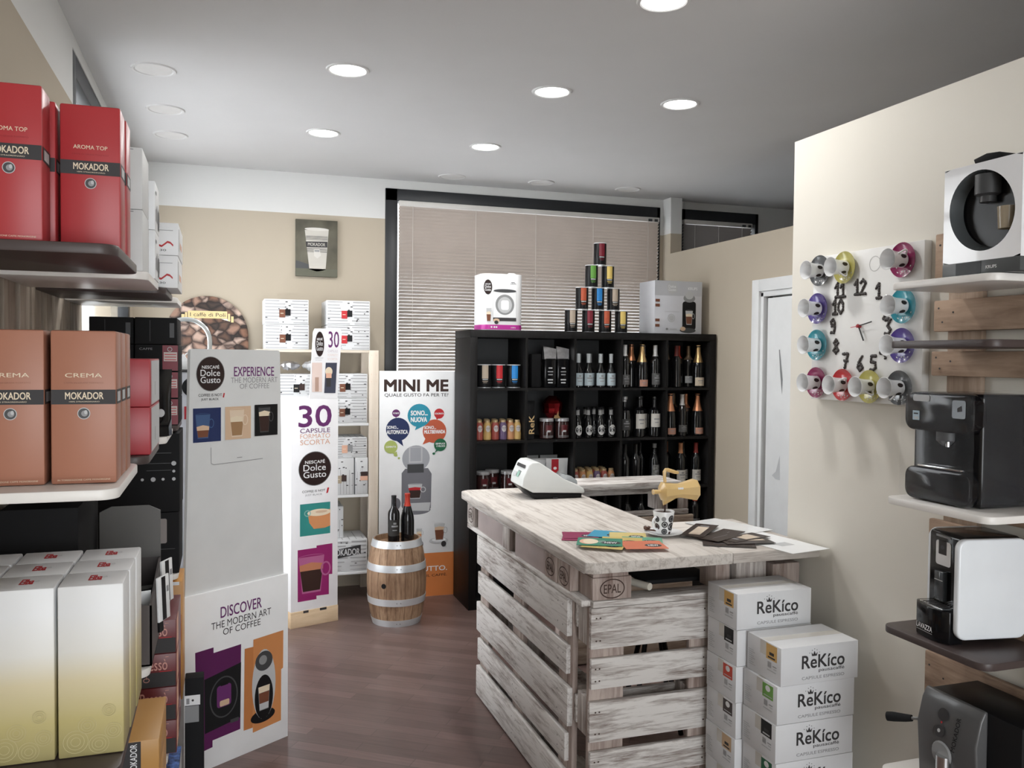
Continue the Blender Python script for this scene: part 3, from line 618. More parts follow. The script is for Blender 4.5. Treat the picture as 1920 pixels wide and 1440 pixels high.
m.rect(0.049, 0.175, 1.323, 1.459, navy); glass_cup(m, 0.093, 1.338, 0.066, 0.095, brown, tan, mat('blue_glass_print', (0.05, 0.10, 0.22), 0.4), 0.5)
m.rect(0.194, 0.318, 1.325, 1.46, tan); glass_cup(m, 0.25, 1.335, 0.07, 0.11, mat('latte_print', (0.34, 0.20, 0.10), 0.4), cream, mat('latte_glass', (0.72, 0.58, 0.44), 0.4), 0.72)
m.rect(0.336, 0.453, 1.331, 1.463, black); glass_cup(m, 0.385, 1.345, 0.06, 0.105, brownd, cream, dgrey, 0.82)
m.build('printed_picture', t, label='three square cup pictures')
# --- tall capsule display with header card on a pine base
A = (0.393, 5.387); d = (0.946, 0.323)
t = panel_thing('capsule_display', 'tall narrow white capsule display on a pine plinth', 'capsule display', A, d)
W = 0.3128; lw = mat('tower_white', (0.84, 0.84, 0.86), 0.45)
m = MB(); m.box(0, W, 0, 0.33, 0.10, 1.409, lw, 0.002); m.frame((0, 0, 0), (1, 0, 0), (0, 0, 1))
m.text('30', 0.05, 0.265, 1.235, 1.365, purple, 0.035); m.text('CAPSULE', 0.059, 0.257, 1.197, 1.225, purple, 0.008); m.text('FORMATO', 0.059, 0.257, 1.163, 1.191, peach, 0.0); m.text('SCORTA', 0.059, 0.257, 1.124, 1.155, peach, 0.005)
m.text('COFFEE IS NOT', 0.073, 0.225, 0.829, 0.843, ink, 0.0); m.text('JUST BLACK', 0.092, 0.205, 0.805, 0.819, inkgrey, 0.0); m.poly([(0.232, 0.815), (0.24, 0.85), (0.252, 0.85), (0.244, 0.818)], red)
m.build('column', t)
m = MB(); m.frame((0, 0, 0), (1, 0, 0), (0, 0, 1)); dg_logo(m, 0.157, 0.975, 0.109, 0.107); m.build('round_logo', t, label='dark brown round logo')
m = MB(); m.frame((0, 0, 0), (1, 0, 0), (0, 0, 1))
m.rect(0.059, 0.26, 0.562, 0.76, teal)
m.poly([(0.11, 0.70), (0.26, 0.715), (0.26, 0.61), (0.225, 0.60), (0.15, 0.60), (0.12, 0.64)], mat('orange_drink', (0.60, 0.26, 0.11), 0.4)); m.disc(0.185, 0.70, 0.078, 0.022, cream); m.ring(0.108, 0.70, 0.022, 0.02, 0.006, mat('pale_teal', (0.25, 0.45, 0.42), 0.4)); m.disc(0.2, 0.704, 0.04, 0.008, tan)
m.poly([(0.044, 0.48), (0.168, 0.481), (0.168, 0.494), (0.275, 0.496), (0.275, 0.302), (0.252, 0.304), (0.252, 0.177), (0.168, 0.18), (0.169, 0.159), (0.045, 0.159)], magenta)
glass_cup(m, 0.135, 0.205, 0.17, 0.225, brownd, mat('crema_red', (0.5, 0.2, 0.11), 0.4), mat('pink_glass', (0.42, 0.12, 0.26), 0.4), 0.78)
m.build('printed_picture', t, label='teal and magenta cup pictures')
m = MB(); m.box(-0.002, W+0.002, -0.004, 0.34, 0, 0.10, wood('pine', (0.72, 0.56, 0.38), (0.55, 0.40, 0.25), 'x', 8, lo=0.3, hi=0.65), 0.002)
m.frame((0, -0.004, 0), (1, 0, 0), (0, 0, 1)); m.rect(0.08, 0.115, 0.085, 0.1, ink); m.rect(0.19, 0.235, 0.085, 0.1, ink); m.build('plinth', t)
m = MB(); m.prism([(0.119, 1.405), (0.307, 1.405), (0.336, 1.825), (0.325, 1.845), (0.155, 1.84), (0.144, 1.82)], 'y', 0.0, 0.006, lw); m.frame((0, 0, 0), (1, 0, 0), (0, 0, 1))
m.text('30', 0.245, 0.316, 1.725, 1.825, purple, 0.01); m.text('CAPSULE', 0.24, 0.308, 1.695, 1.71, mat('faint_ink', (0.6, 0.55, 0.6), 0.5)); m.text('FORMATO', 0.24, 0.308, 1.67, 1.685, mat('faint_peach', (0.78, 0.66, 0.62), 0.5)); m.text('SCORTA', 0.238, 0.306, 1.645, 1.66, MATS['faint_peach'])
dg_logo(m, 0.186, 1.745, 0.03, 0.078); m.text('COFFEE IS NOT', 0.155, 0.21, 1.655, 1.662, inkgrey); m.text('JUST BLACK', 0.158, 0.2, 1.642, 1.648, inkgrey)
m.rect(0.135, 0.202, 1.45, 1.63, mat('pale_latte', (0.74, 0.6, 0.55), 0.5)); m.rect(0.155, 0.18, 1.452, 1.54, mat('latte_band', (0.45, 0.3, 0.24), 0.5)); m.poly([(0.216, 1.442), (0.292, 1.44), (0.302, 1.63), (0.226, 1.63)], mat('slate_print', (0.05, 0.055, 0.085), 0.5)); m.disc(0.247, 1.575, 0.024, 0.028, cream); m.rect(0.228, 0.265, 1.535, 1.565, peach); m.rect(0.23, 0.26, 1.48, 1.535, ink)
m.build('header_card', t)
# --- tall banner beside the blind
t = thing('banner_stand', 'tall white banner with coloured speech bubbles and an orange foot', 'banner', (1.013, 5.86, 0))
BW = 0.536
m = MB(); m.box(0, BW, 0, 0.012, 0, 1.574, white, 0.001); m.frame((0, 0, 0), (1, 0, 0), (0, 0, 1))
m.text('MINI ME', 0.034, 0.479, 1.436, 1.512, brownd, 0.09); m.text('QUALE GUSTO FA PER TE?', 0.034, 0.482, 1.394, 1.42, ink, 0.01)
m.rect(0.001, BW-0.001, 0.001, 0.305, orange); m.text('TUTTO.', 0.27, 0.481, 0.178, 0.212, white, 0.03); m.text('LATTE, TE E IL CAFFÈ.', 0.13, 0.481, 0.136, 0.16, brownd, 0.012)
m.build('panel', t)
m = MB(); m.frame((0, 0, 0), (1, 0, 0), (0, 0, 1))
def bub(u, v, r, c, tail, lines):
    m.poly(tail, c); m.disc(u, v, r, r*0.98, c)
    for s, a, b, c0, c1 in lines: m.text(s, a, b, c0, c1, white, 0.07)
bub(0.114, 0.271+1.013, 0.027, purple, [(0.105, 1.265), (0.115, 1.25), (0.12, 1.265)], [('POTENTE', 0.094, 0.134, 1.279, 1.289)])
bub(0.417, 1.278, 0.036, red, [(0.395, 1.25), (0.40, 1.235), (0.42, 1.25)], [('COLORATA', 0.386, 0.449, 1.273, 1.284)])
bub(0.127, 1.173, 0.082, navy, [(0.10, 1.11), (0.166, 1.055), (0.15, 1.12)], [('SONO...', 0.053, 0.13, 1.178, 1.198), ('AUTOMATICA', 0.05, 0.196, 1.142, 1.168)])
bub(0.385, 1.156, 0.084, rust, [(0.36, 1.085), (0.30, 1.065), (0.325, 1.115)], [('SONO...', 0.312, 0.395, 1.172, 1.193), ('MULTIBEVANDA', 0.312, 0.46, 1.14, 1.164)])
bub(0.276, 1.267, 0.082, cyan, [(0.26, 1.20), (0.245, 1.165), (0.30, 1.19)], [('SONO...', 0.217, 0.335, 1.268, 1.3), ('NUOVA', 0.217, 0.33, 1.222, 1.255)])
bub(0.079, 1.053, 0.046, lime, [(0.09, 1.01), (0.125, 0.985), (0.12, 1.02)], [('COMPATTA', 0.045, 0.115, 1.048, 1.06)])
m.disc(0.112, 0.997, 0.013, 0.01, lime); m.disc(0.135, 0.975, 0.008, 0.007, lime)
bub(0.426, 1.06, 0.045, dgreen, [(0.4, 1.03), (0.385, 1.005), (0.41, 1.02)], [('SEMPLICE', 0.393, 0.46, 1.063, 1.074), ('E VELOCE', 0.4, 0.46, 1.046, 1.057)])
m.disc(0.38, 1.0, 0.01, 0.008, dgreen)
m.build('speech_bubbles', t)
m = MB(); m.frame((0, 0, 0), (1, 0, 0), (0, 0, 1)); mp = mat('print_grey_a', (0.17, 0.17, 0.19), 0.5); mq = mat('print_grey_b', (0.36, 0.37, 0.40), 0.5)
m.disc(0.26, 0.61, 0.1, 0.032, mp); m.disc(0.12, 0.66, 0.03, 0.04, mp)
m.poly([(0.155, 0.87), (0.18, 0.9), (0.34, 0.9), (0.366, 0.86), (0.362, 0.62), (0.33, 0.6), (0.18, 0.6), (0.155, 0.64)], mp); m.poly([(0.17, 0.66), (0.36, 0.66), (0.35, 0.6), (0.17, 0.61)], lgrey)
m.disc(0.255, 0.97, 0.097, 0.09, mq); m.rect(0.205, 0.3, 0.94, 1.05, lgrey); m.rect(0.215, 0.29, 0.95, 1.045, mq); m.rect(0.195, 0.31, 0.87, 0.93, dgrey)
glass_cup(m, 0.25, 0.69, 0.10, 0.10, brownd, red, lgrey, 0.75)
m.disc(0.42, 0.39, 0.068, 0.02, lgrey); m.disc(0.42, 0.395, 0.05, 0.013, white); glass_cup(m, 0.425, 0.39, 0.075, 0.115, brown, tan, lgrey, 0.8); m.disc(0.455, 0.365, 0.018, 0.02, ink); m.disc(0.29, 0.37, 0.02, 0.025, mp); glass_cup(m, 0.28, 0.4, 0.04, 0.08, mat('orange_drink2', (0.6, 0.25, 0.1), 0.4), cream, lgrey, 0.7)
m.build('machine_picture', t)
# --- framed cup picture on the back wall, bean sign
t = thing('wall_picture', 'small canvas picture of a paper coffee cup on the beige wall', 'picture', (0.487, BY-0.028, 2.234))
pw, ph = 0.291, 0.40
def bgm():
    return mat('picture_olive', (0.10, 0.092, 0.066), 0.5, noise=0.55, nscale=4)
m = MB(); m.box(0, pw, 0, 0.026, 0, ph, bgm(), 0.002); m.frame((0, 0, 0), (1, 0, 0), (0, 0, 1)); m.rect(0.001, pw-0.001, 0.001, 0.055, mat('picture_table', (0.10, 0.10, 0.07), 0.5)); m.poly([(0.001, 0.055), (0.09, 0.055), (0.09, 0.085), (0.001, 0.11)], dgrey); m.build('canvas', t)
m = MB(); m.frame((0, 0, 0), (1, 0, 0), (0, 0, 1)); cw = mat('cup_white', (0.50, 0.475, 0.43), 0.5)
m.poly([(0.063, 0.325), (0.229, 0.335), (0.208, 0.05), (0.15, 0.035), (0.095, 0.05)], cw); m.disc(0.146, 0.334, 0.084, 0.011, mat('cup_rim_print', (0.58, 0.56, 0.52), 0.5))
m.poly([(0.07, 0.245), (0.221, 0.25), (0.219, 0.208), (0.073, 0.205)], ink); m.text('MOKADOR', 0.085, 0.205, 0.216, 0.238, cw, 0.02)
for k in range(4): m.rect(0.07, 0.222, 0.258+0.008*k, 0.261+0.008*k, ink); m.rect(0.076, 0.216, 0.172+0.008*k, 0.175+0.008*k, ink)
m.poly([(0.125, 0.19), (0.165, 0.195), (0.175, 0.15), (0.15, 0.128), (0.128, 0.145)], MATS['cup_rim_print']); m.rect(0.13, 0.165, 0.175, 0.188, inkgrey); m.build('cup_print', t)
# bean sign
def bean_mat():
    m = bpy.data.materials.new('coffee_bean_photo'); m.use_nodes = True; nt = m.node_tree; L = nt.links; N = nt.nodes; b = N['Principled BSDF']; b.inputs['Roughness'].default_value = 0.5
    tc = N.new('ShaderNodeTexCoord'); mp = N.new('ShaderNodeMapping'); mp.inputs['Scale'].default_value = (1, 1, 1.25); L.new(tc.outputs['Object'], mp.inputs[0])
    nd = N.new('ShaderNodeTexNoise'); nd.inputs['Scale'].default_value = 9; L.new(mp.outputs[0], nd.inputs['Vector']); va = N.new('ShaderNodeVectorMath'); va.operation = 'MULTIPLY_ADD'; va.inputs[1].default_value = (0.07, 0.07, 0.07); L.new(nd.outputs['Color'], va.inputs[0]); L.new(mp.outputs[0], va.inputs[2])
    v = N.new('ShaderNodeTexVoronoi'); v.inputs['Scale'].default_value = 15; L.new(va.outputs[0], v.inputs['Vector'])
    v2 = N.new('ShaderNodeTexVoronoi'); v2.inputs['Scale'].default_value = 15; v2.feature = 'DISTANCE_TO_EDGE'; L.new(va.outputs[0], v2.inputs['Vector'])
    bw = N.new('ShaderNodeRGBToBW'); L.new(v.outputs['Color'], bw.inputs[0])
    r = N.new('ShaderNodeValToRGB'); e = r.color_ramp.elements; e[0].color = (0.05, 0.028, 0.02, 1); e[1].color = (0.60, 0.44, 0.36, 1); e[0].position = 0.3; e[1].position = 0.8
    q = e.new(0.5); q.color = (0.26, 0.13, 0.08, 1); L.new(bw.outputs[0], r.inputs[0])
    r2 = N.new('ShaderNodeValToRGB'); r2.color_ramp.elements[0].color = (0.12, 0.1, 0.1, 1); r2.color_ramp.elements[1].position = 0.3; L.new(v2.outputs['Distance'], r2.inputs[0])
    mx = N.new('ShaderNodeMix'); mx.data_type = 'RGBA'; mx.blend_type = 'MULTIPLY'; mx.inputs[0].default_value = 1; L.new(r.outputs[0], mx.inputs[6]); L.new(r2.outputs[0], mx.inputs[7]); L.new(mx.outputs[2], b.inputs['Base Color']); return m
t = thing('bean_sign', 'round topped sign with a coffee bean photo and a yellow ribbon, on the back wall', 'sign', (-0.10, BY-0.02, 1.60))
R0 = 0.27
pts = [(-R0, -0.3), (R0, -0.3)]+[(R0*math.cos(PI*k/24), 0.205+R0*math.sin(PI*k/24)) for k in range(25)]
m = MB(); m.prism(pts, 'y', 0.0, 0.018, bean_mat(), bev=0.003); m.build('board', t)
rib = mat('ribbon_yellow', (0.72, 0.56, 0.28), 0.5)
m = MB(); m.frame((0, 0, 0), (1, 0, 0), (0, 0, 1)); z = 0.372
m.poly([(-0.165, z-0.025), (-0.145, z-0.025), (-0.145, z-0.068), (-0.165, z-0.068)], rib); m.poly([(0.155, z-0.033), (0.172, z-0.033), (0.172, z-0.075), (0.155, z-0.075)], rib)
m.poly([(-0.12, z-0.05), (-0.08, z-0.05), (-0.14, z-0.062)], white); m.poly([(0.09, z-0.052), (0.13, z-0.052), (0.15, z-0.07)], white)
m.rect(-0.142, -0.128, z-0.06, z-0.012, rib); m.rect(0.135, 0.149, z-0.066, z-0.016, rib); m.rect(-0.124, 0.130, z-0.05, z, rib); m.text('I caffè di Poli', -0.11, 0.118, z-0.038, z-0.012, ink, 0.0); m.build('ribbon', t, label='yellow ribbon with dark lettering')
# --- grey appliance display with chrome arch half hidden behind the standee
t = thing('grey_display_stand', 'grey display stand with a tall chrome arch half hidden behind the standee', 'display stand', (-0.30, 4.3, 0))
m = MB(); m.box(0, 0.3, 0, 0.3, 0, 1.59, mat('cool_grey_panel', (0.42, 0.43, 0.47), 0.45), 0.004); m.build('cabinet', t)
m = MB(); m.box(0.0, 0.3, -0.002, 0.302, 1.59, 1.6, ink, 0.002); m.build('top_seam', t)
m = MB(); m.frame((0, 0, 0), (1, 0, 0), (0, 0, 1)); m.disc(0.165, 1.52, 0.045, 0.045, black, 0.002); m.rect(0.13, 0.2, 1.37, 1.43, redb, 0.002); m.build('printed_label', t)
m = MB(); ar = [(0.02, 0.22, 1.6)]+[(0.13-0.11*math.cos(PI*k/16), 0.22, 1.74+0.105*math.sin(PI*k/16)) for k in range(17)]+[(0.24, 0.22, 1.6)]
m.tube(ar, 0.011, mat('pale_chrome', (0.72, 0.76, 0.76), 0.2, metal=0.6), 10); m.build('arch_handle', t, label='pale chrome arch')
t = thing('paper_carton', 'small white folded paper carton on top of the grey stand', 'paper carton', (-0.195, 4.36, 1.601))
m = MB(); m.box(0, 0.035, 0, 0.04, 0, 0.05, white, 0.002); m.prism([(0, 0.05), (0.035, 0.05), (0.0175, 0.075)], 'y', 0, 0.04, white); m.build('carton', t)
m = MB(); m.tube([(0.05-0.03*math.cos(PI*k/8), 0.02, 0.05+0.03*math.sin(PI*k/8)) for k in range(9)], 0.004, white, 6); m.build('handle', t)
# ------------------------------------------------------------------ pale wood shelf with printed cartons
palew = wood('pale_pine', (0.72, 0.64, 0.54), (0.60, 0.51, 0.42), 'z', 8, lo=0.25, hi=0.6)
palewx = wood('pale_pine_x', (0.72, 0.64, 0.54), (0.60, 0.51, 0.42), 'x', 8, lo=0.25, hi=0.6)
RS = 1.045
def FX(x): return x*RS
def FZ(z): return 1.67+(z-1.67)*RS
SX0, SX1, SY0, SY1 = FX(0.20), FX(0.963), 5.873, 6.27
def rcart(name, label, x0, x1, y0, y1, z0, z1, m0, art, group): return carton(name, label, FX(x0), FX(x1), y0+0.253, y1+0.25, FZ(z0)+0.001, FZ(z1), m0, art, group)
t = thing('wooden_rack', 'open pale pine rack holding printed white cartons on the back wall', 'rack', (0, 0, 0))
for x, y in ((SX0, SY0), (SX1-0.062, SY0), (SX0, SY1-0.04), (SX1-0.062, SY1-0.04)):
    m = MB(); m.box(x, x+0.064, y, y+0.04, 0, FZ(1.711), palew, 0.002)
    if y == SY0:
        m.frame((x, y, 0), (1, 0, 0), (0, 0, 1))
        for z in (0.1, 0.3, 0.5, 0.75, 0.8, 1.0, 1.05, 1.25, 1.3, 1.5, 1.55, 1.68):
            for u in (0.015, 0.047): m.disc(u, z, 0.0022, 0.0022, tan, n=8)
    m.build('post', t)
RZ = (0.268, 0.772, 1.238, 1.711)
for z in RZ:
    m = MB(); m.box(SX0+0.063 if z < 1.7 else SX0, SX1-0.063 if z < 1.7 else SX1-0.063, SY0+0.005, SY1-0.005, FZ(z)-0.018, FZ(z), palewx if z > 1.7 else white2, 0.002); m.build('shelf', t)
rackw = mat('rack_carton_white', (0.66, 0.67, 0.68), 0.5)
bk_line = mat('carton_grey_line', (0.40, 0.40, 0.41), 0.6)
def mk_print(c1, c2):
    def f(m, W, D, H):
        vert = H > W*1.2
        r2 = random.Random(int(W*1000+H*777))
        n = 8
        for k in range(n):
            if vert:
                u = W*(k+0.5)/n; m.rect(u-W*0.011, u+W*0.011, H*0.02, H*(0.3+0.65*r2.random()), bk_line)
            else:
                v = H*(k+0.5)/n; m.rect(W*0.02, W*(0.3+0.25*r2.random()), v-H*0.020, v+H*0.020, bk_line); m.rect(W*(0.58+0.08*r2.random()), W*0.98, v-H*0.020, v+H*0.020, bk_line)
        for k in range(5): 
            u, v, q = W*(0.06+0.9*r2.random()), H*(0.08+0.85*r2.random()), 0.004; m.disc(u, v, q, q, inkgrey if k % 2 else ink, n=8)
        for u, v in ((0.05, 0.26), (0.72, 0.26), (0.94, 0.58), (0.5, 0.9), (0.57, 0.75)): m.rect(W*u-0.007, W*u+0.007, H*v-0.003, H*v+0.003, ink)
        if c1:
            cx, cz = W*0.46, H*0.42; m.rect(cx-0.035, cx+0.003, cz-0.025, cz+0.028, c1); m.rect(cx+0.003, cx+0.037, cz-0.012, cz+0.03, c2); m.rect(cx+0.008, cx+0.02, cz+0.03, cz+0.036, ink); m.rect(cx-0.028, cx-0.008, cz, cz+0.004, cream)
        m.frame((W, 0, 0), (0, 1, 0), (0, 0, 1))
        for k in range(6): m.rect(0.01, D*(0.3+0.6*r2.random()), H*(k+0.4)/6, H*(k+0.6)/6, bk_line)
        m.frame((0, 0, H), (1, 0, 0), (0, 1, 0))
        for k in range(6): m.rect(W*(k+0.4)/6, W*(k+0.55)/6, 0.01, D*(0.3+0.6*r2.random()), bk_line)
    return f
bk = 'printed white cartons on the pine rack'
bt, rt, kt, tt = mk_print(brown, blackm), mk_print(red, black), mk_print(black, brownd), mk_print(peach, mgrey)
Y0 = 5.626
rcart('carton', 'printed white carton with a brown tag, lower of the left pair on the rack top', 0.249, 0.52, Y0, 5.9, RZ[3], RZ[3]+0.157, rackw, bt, bk)
rcart('carton', 'printed white carton with a brown tag, upper of the left pair on the rack top', 0.246, 0.518, Y0, 5.9, RZ[3]+0.158, RZ[3]+0.315, rackw, bt, bk)
rcart('carton', 'printed white carton with a red tag, lower of the right pair on the rack top', 0.631, 0.908, Y0, 5.95, RZ[3], RZ[3]+0.157, rackw, rt, bk)
rcart('carton', 'printed white carton with a red tag, upper of the right pair on the rack top', 0.631, 0.907, Y0, 5.95, RZ[3]+0.158, RZ[3]+0.318, rackw, rt, bk)
rcart('carton', 'printed white carton with a dark tag under the silver bags on the second rack shelf', 0.335, 0.605, Y0, 5.95, RZ[2]+0.159, RZ[2]+0.317, rackw, kt, bk)
rcart('carton', 'printed white carton hidden below the dark tagged one on the second rack shelf', 0.335, 0.605, Y0, 5.95, RZ[2], RZ[2]+0.158, rackw, kt, bk)
rcart('carton', 'printed white carton with a brown tag, upper one at right on the second rack shelf', 0.625, 0.893, Y0, 5.95, RZ[2]+0.161, RZ[2]+0.32, rackw, bt, bk)
rcart('carton', 'printed white carton with a brown tag, lower one at right on the second rack shelf', 0.623, 0.892, Y0, 5.95, RZ[2], RZ[2]+0.16, rackw, bt, bk)
rcart('carton', 'upright printed white carton with a stone coloured tag on the third rack shelf', 0.655, 0.808, Y0, 5.92, RZ[1], RZ[1]+0.24, rackw, mk_print(mat('stone_tag', (0.40, 0.33, 0.24), 0.5), brownd), bk)
rcart('carton', 'upright printed white carton with an orange tag beside the rack post', 0.816, 0.897, Y0, 5.92, RZ[1], RZ[1]+0.24, rackw, lambda m, W, D, H: (mk_print(None, None)(m, W, D, H), m.frame((0, 0, 0), (1, 0, 0), (0, 0, 1)), m.rect(W*0.4, W, H*0.38, H*0.5, peach, 0.002), m.rect(W*0.45, W, H*0.5, H*0.62, brownd, 0.002)), bk)
rcart('carton', 'printed white carton with a peach tag lying across the two upright cartons', 0.655, 0.893, Y0+0.01, 5.92, RZ[1]+0.241, RZ[1]+0.372, rackw, tt, bk)
rcart('carton', 'printed white carton with a bold black name band on the lowest rack shelf', 0.63, 0.897, Y0+0.005, 5.95, RZ[0], RZ[0]+0.21, rackw, lambda m, W, D, H: (mk_print(None, None)(m, W, D, H), m.frame((0, 0, 0), (1, 0, 0), (0, 0, 1)), m.poly([(0.03, H*0.40), (0.235, H*0.55), (0.235, H*0.83), (0.03, H*0.68)], ink, 0.002), m.text('MOKADOR', 0.04, 0.228, H*0.52, H*0.72, rackw, 0.03, h=0.0026)), bk)
rcart('carton', 'small printed white carton standing on the banded carton on the lowest rack shelf', 0.628, 0.75, 5.70, 5.95, RZ[0]+0.211, RZ[0]+0.42, rackw, mk_print(None, None), bk)
for k, (x, w_, lb) in enumerate([(0.41, 0.14, 'crumpled silver foil bag lying on the dark tagged carton'), (0.53, 0.10, 'clear white plastic bag lying beside the silver foil bag')]):
    m = MB(); r3 = random.Random(k); prof = []
    vs = []; fs = []; nu, nv = 10, 7
    for i in range(nu+1):
        for j in range(nv):
            a = 2*PI*j/nv; q = math.sin(PI*i/nu)**0.6*0.032*(0.75+0.5*r3.random()); vs.append((FX(x)-w_/2+w_*i/nu, SY0+0.09+q*1.6*math.cos(a), FZ(RZ[2]+0.318)+0.055+q*math.sin(a)))
    for i in range(nu):
        for j in range(nv): fs.append((i*nv+j, i*nv+(j+1) % nv, (i+1)*nv+(j+1) % nv, (i+1)*nv+j))
    m.add(vs, fs, silver if k == 0 else lgrey); one('foil_bag', m, lb, 'bag', 'bags on the pine rack')
# ------------------------------------------------------------------ wooden barrel with two bottles
BXC, BYC = 1.045, 5.385
t = thing('barrel', 'small oak barrel with four pale metal hoops standing before the banner', 'barrel', (BXC, BYC, 0))
def br(z): return 0.148+0.039*(1-((z-0.265)/0.265)**2)
oak = wood('oak_staves', (0.42, 0.275, 0.175), (0.17, 0.095, 0.055), 'z', 11, long=0.15, lo=0.3, hi=0.65, rough=0.55, patch=0.7)
prof = [(0.13, 0.004)]+[(br(z), z) for z in [0.53*k/24 for k in range(25)]]+[(0.138, 0.53), (0.136, 0.497), (0.001, 0.495)]
m = MB(); m.lathe(prof, oak, seg=48)
for k in range(20):
    a = 2*PI*k/20+0.1
    pts = [((br(z)+0.0006)*math.cos(a), (br(z)+0.0006)*math.sin(a), z) for z in [0.53*j/12 for j in range(13)]]
    vs = []; 
    for p in pts: vs += [(p[0]-0.0012*math.sin(a), p[1]+0.0012*math.cos(a), p[2]), (p[0]+0.0012*math.sin(a), p[1]-0.0012*math.cos(a), p[2])]
    m.add(vs, [(2*j, 2*j+1, 2*j+3, 2*j+2) for j in range(12)], mat('stave_joint', (0.10, 0.055, 0.03), 0.8))
m.build('staves', t)
hoop = mat('hoop_metal', (0.66, 0.68, 0.70), 0.35, metal=0.45)
for z0, z1 in ((0.0, 0.042), (0.135, 0.178), (0.345, 0.388), (0.487, 0.53)):
    m = MB(); n = 5; prof = [(br(z0+(z1-z0)*k/n)+0.003, z0+(z1-z0)*k/n) for k in range(n+1)]; m.lathe([(br(z0)-0.003, z0)]+prof+[(br(z1)-0.003, z1)], hoop, seg=48, caps=False)
    zm = (z0+z1)/2
    for a in (-1.75, -1.62): m.lathe([(0.0035, -0.002), (0.0035, 0.0)], mgrey, seg=8, M=Matrix.Translation((math.cos(a)*(br(zm)+0.0045), math.sin(a)*(br(zm)+0.0045), zm)) @ Matrix.Rotation(a, 4, 'Z') @ Matrix.Rotation(PI/2, 4, 'Y'))
    m.build('hoop', t)
m = MB(); ab = math.atan2(-0.15, -0.108); rb = br(0.262)
m.lathe([(0.001, 0.0), (0.0155, 0.0), (0.0155, -0.004)], black, seg=20, M=Matrix.Translation((math.cos(ab)*(rb+0.0012), math.sin(ab)*(rb+0.0012), 0.262)) @ Matrix.Rotation(ab, 4, 'Z') @ Matrix.Rotation(PI/2, 4, 'Y')); m.build('bung_hole', t)

# ------------------------------------------------------------------ bottle kinds
vg = mat('dark_green_glass', (0.008, 0.012, 0.009), 0.08, coat=0.4); bg_ = mat('black_glass', (0.006, 0.006, 0.007), 0.1, coat=0.4)
BOT = {'wine': [(0.030, 0), (0.0365, 0.004), (0.037, 0.185), (0.034, 0.2), (0.018, 0.225), (0.0145, 0.24), (0.0145, 0.29), (0.0155, 0.292), (0.0155, 0.3)],
       'fizz': [(0.034, 0), (0.043, 0.005), (0.0435, 0.13), (0.040, 0.165), (0.025, 0.215), (0.0165, 0.25), (0.0155, 0.29), (0.0175, 0.292), (0.0175, 0.305)],
       'beer': [(0.024, 0), (0.030, 0.004), (0.0305, 0.11), (0.028, 0.125), (0.016, 0.15), (0.0125, 0.165), (0.0125, 0.19), (0.0145, 0.192), (0.0145, 0.2)],
       'water': [(0.028, 0), (0.033, 0.004), (0.0335, 0.10), (0.032, 0.115), (0.016, 0.15), (0.0125, 0.17), (0.0125, 0.225), (0.0135, 0.227), (0.0135, 0.235)],
       'spirit': [(0.036, 0), (0.042, 0.004), (0.0425, 0.17), (0.039, 0.19), (0.016, 0.21), (0.014, 0.225), (0.014, 0.265), (0.019, 0.267), (0.019, 0.285)],
       'juice': [(0.022, 0), (0.0265, 0.004), (0.027, 0.045), (0.0245, 0.06), (0.0265, 0.085), (0.025, 0.1), (0.017, 0.12), (0.0165, 0.122)]}
def bottle(kind, name, label, cat, loc, group, glass_m, foil=None, foil_z=None, lab=None, lz=(0.05, 0.12), cap=None, rz=-PI/2, oval=False, lang=1.1):
    t = thing(name, label, cat, loc, 0, group); P = BOT[kind]
    m = MB(); m.lathe(P, glass_m, seg=20); m.build('glass_body', t)
    def rad(z):
        for (r0, z0), (r1, z1) in zip(P[:-1], P[1:]):
            if z0 <= z <= z1: return r0+(r1-r0)*(z-z0)/max(z1-z0, 1e-6)
        return P[-1][0]
    H = P[-1][1]
    if foil:
        zs = [foil_z+(H-foil_z)*k/8 for k in range(9)]
        m = MB(); m.lathe([(rad(z)+0.0008, z) for z in zs]+[(0.003, H+0.001)], foil, seg=20, caps=False); m.build('neck_foil', t)
    if cap:
        m = MB(); m.lathe([(P[-1][0]+0.001, H-0.004), (P[-1][0]+0.0015, H+0.010), (P[-1][0]*0.9, H+0.012)], cap, seg=20); m.build('cap', t)
    if lab:
        m = MB(); r = max(rad(lz[0]), rad((lz[0]+lz[1])/2)); hz = (lz[1]-lz[0])/2
        if oval: m.cylpatch(r, (lz[0]+lz[1])/2, rz, hz*0.72, hz, lab, 'disc', dr=0.001)
        else: m.cylpatch(r, (lz[0]+lz[1])/2, rz, r*lang, hz, lab, dr=0.001)
        m.cylpatch(r, lz[0]+hz*1.2, rz, r*lang*0.5, hz*0.10, inkgrey, dr=0.0016); m.cylpatch(r, lz[0]+hz*0.7, rz, r*lang*0.35, hz*0.06, inkgrey, dr=0.0016)
        if lang > 1.05 and not oval and hz > 0.02: m.cylpatch(r, lz[0]+hz*1.55, rz, r*0.25, hz*0.12, mgrey, dr=0.0016)
        m.build('label', t)
    return t
bottle('wine', 'wine_bottle', 'dark wine bottle on the barrel top, the left one', 'bottle', (1.022, 5.37, 0.4985), 'bottles on the barrel', bg_, foil=black, foil_z=0.235, lab=mat('dark_label', (0.02, 0.018, 0.016), 0.6), lz=(0.05, 0.15))
bottle('fizz', 'wine_bottle', 'dark sparkling wine bottle with a red foil neck on the barrel top', 'bottle', (1.115, 5.40, 0.4985), 'bottles on the barrel', bg_, foil=mat('red_foil', (0.5, 0.05, 0.03), 0.35, metal=0.3), foil_z=0.225)
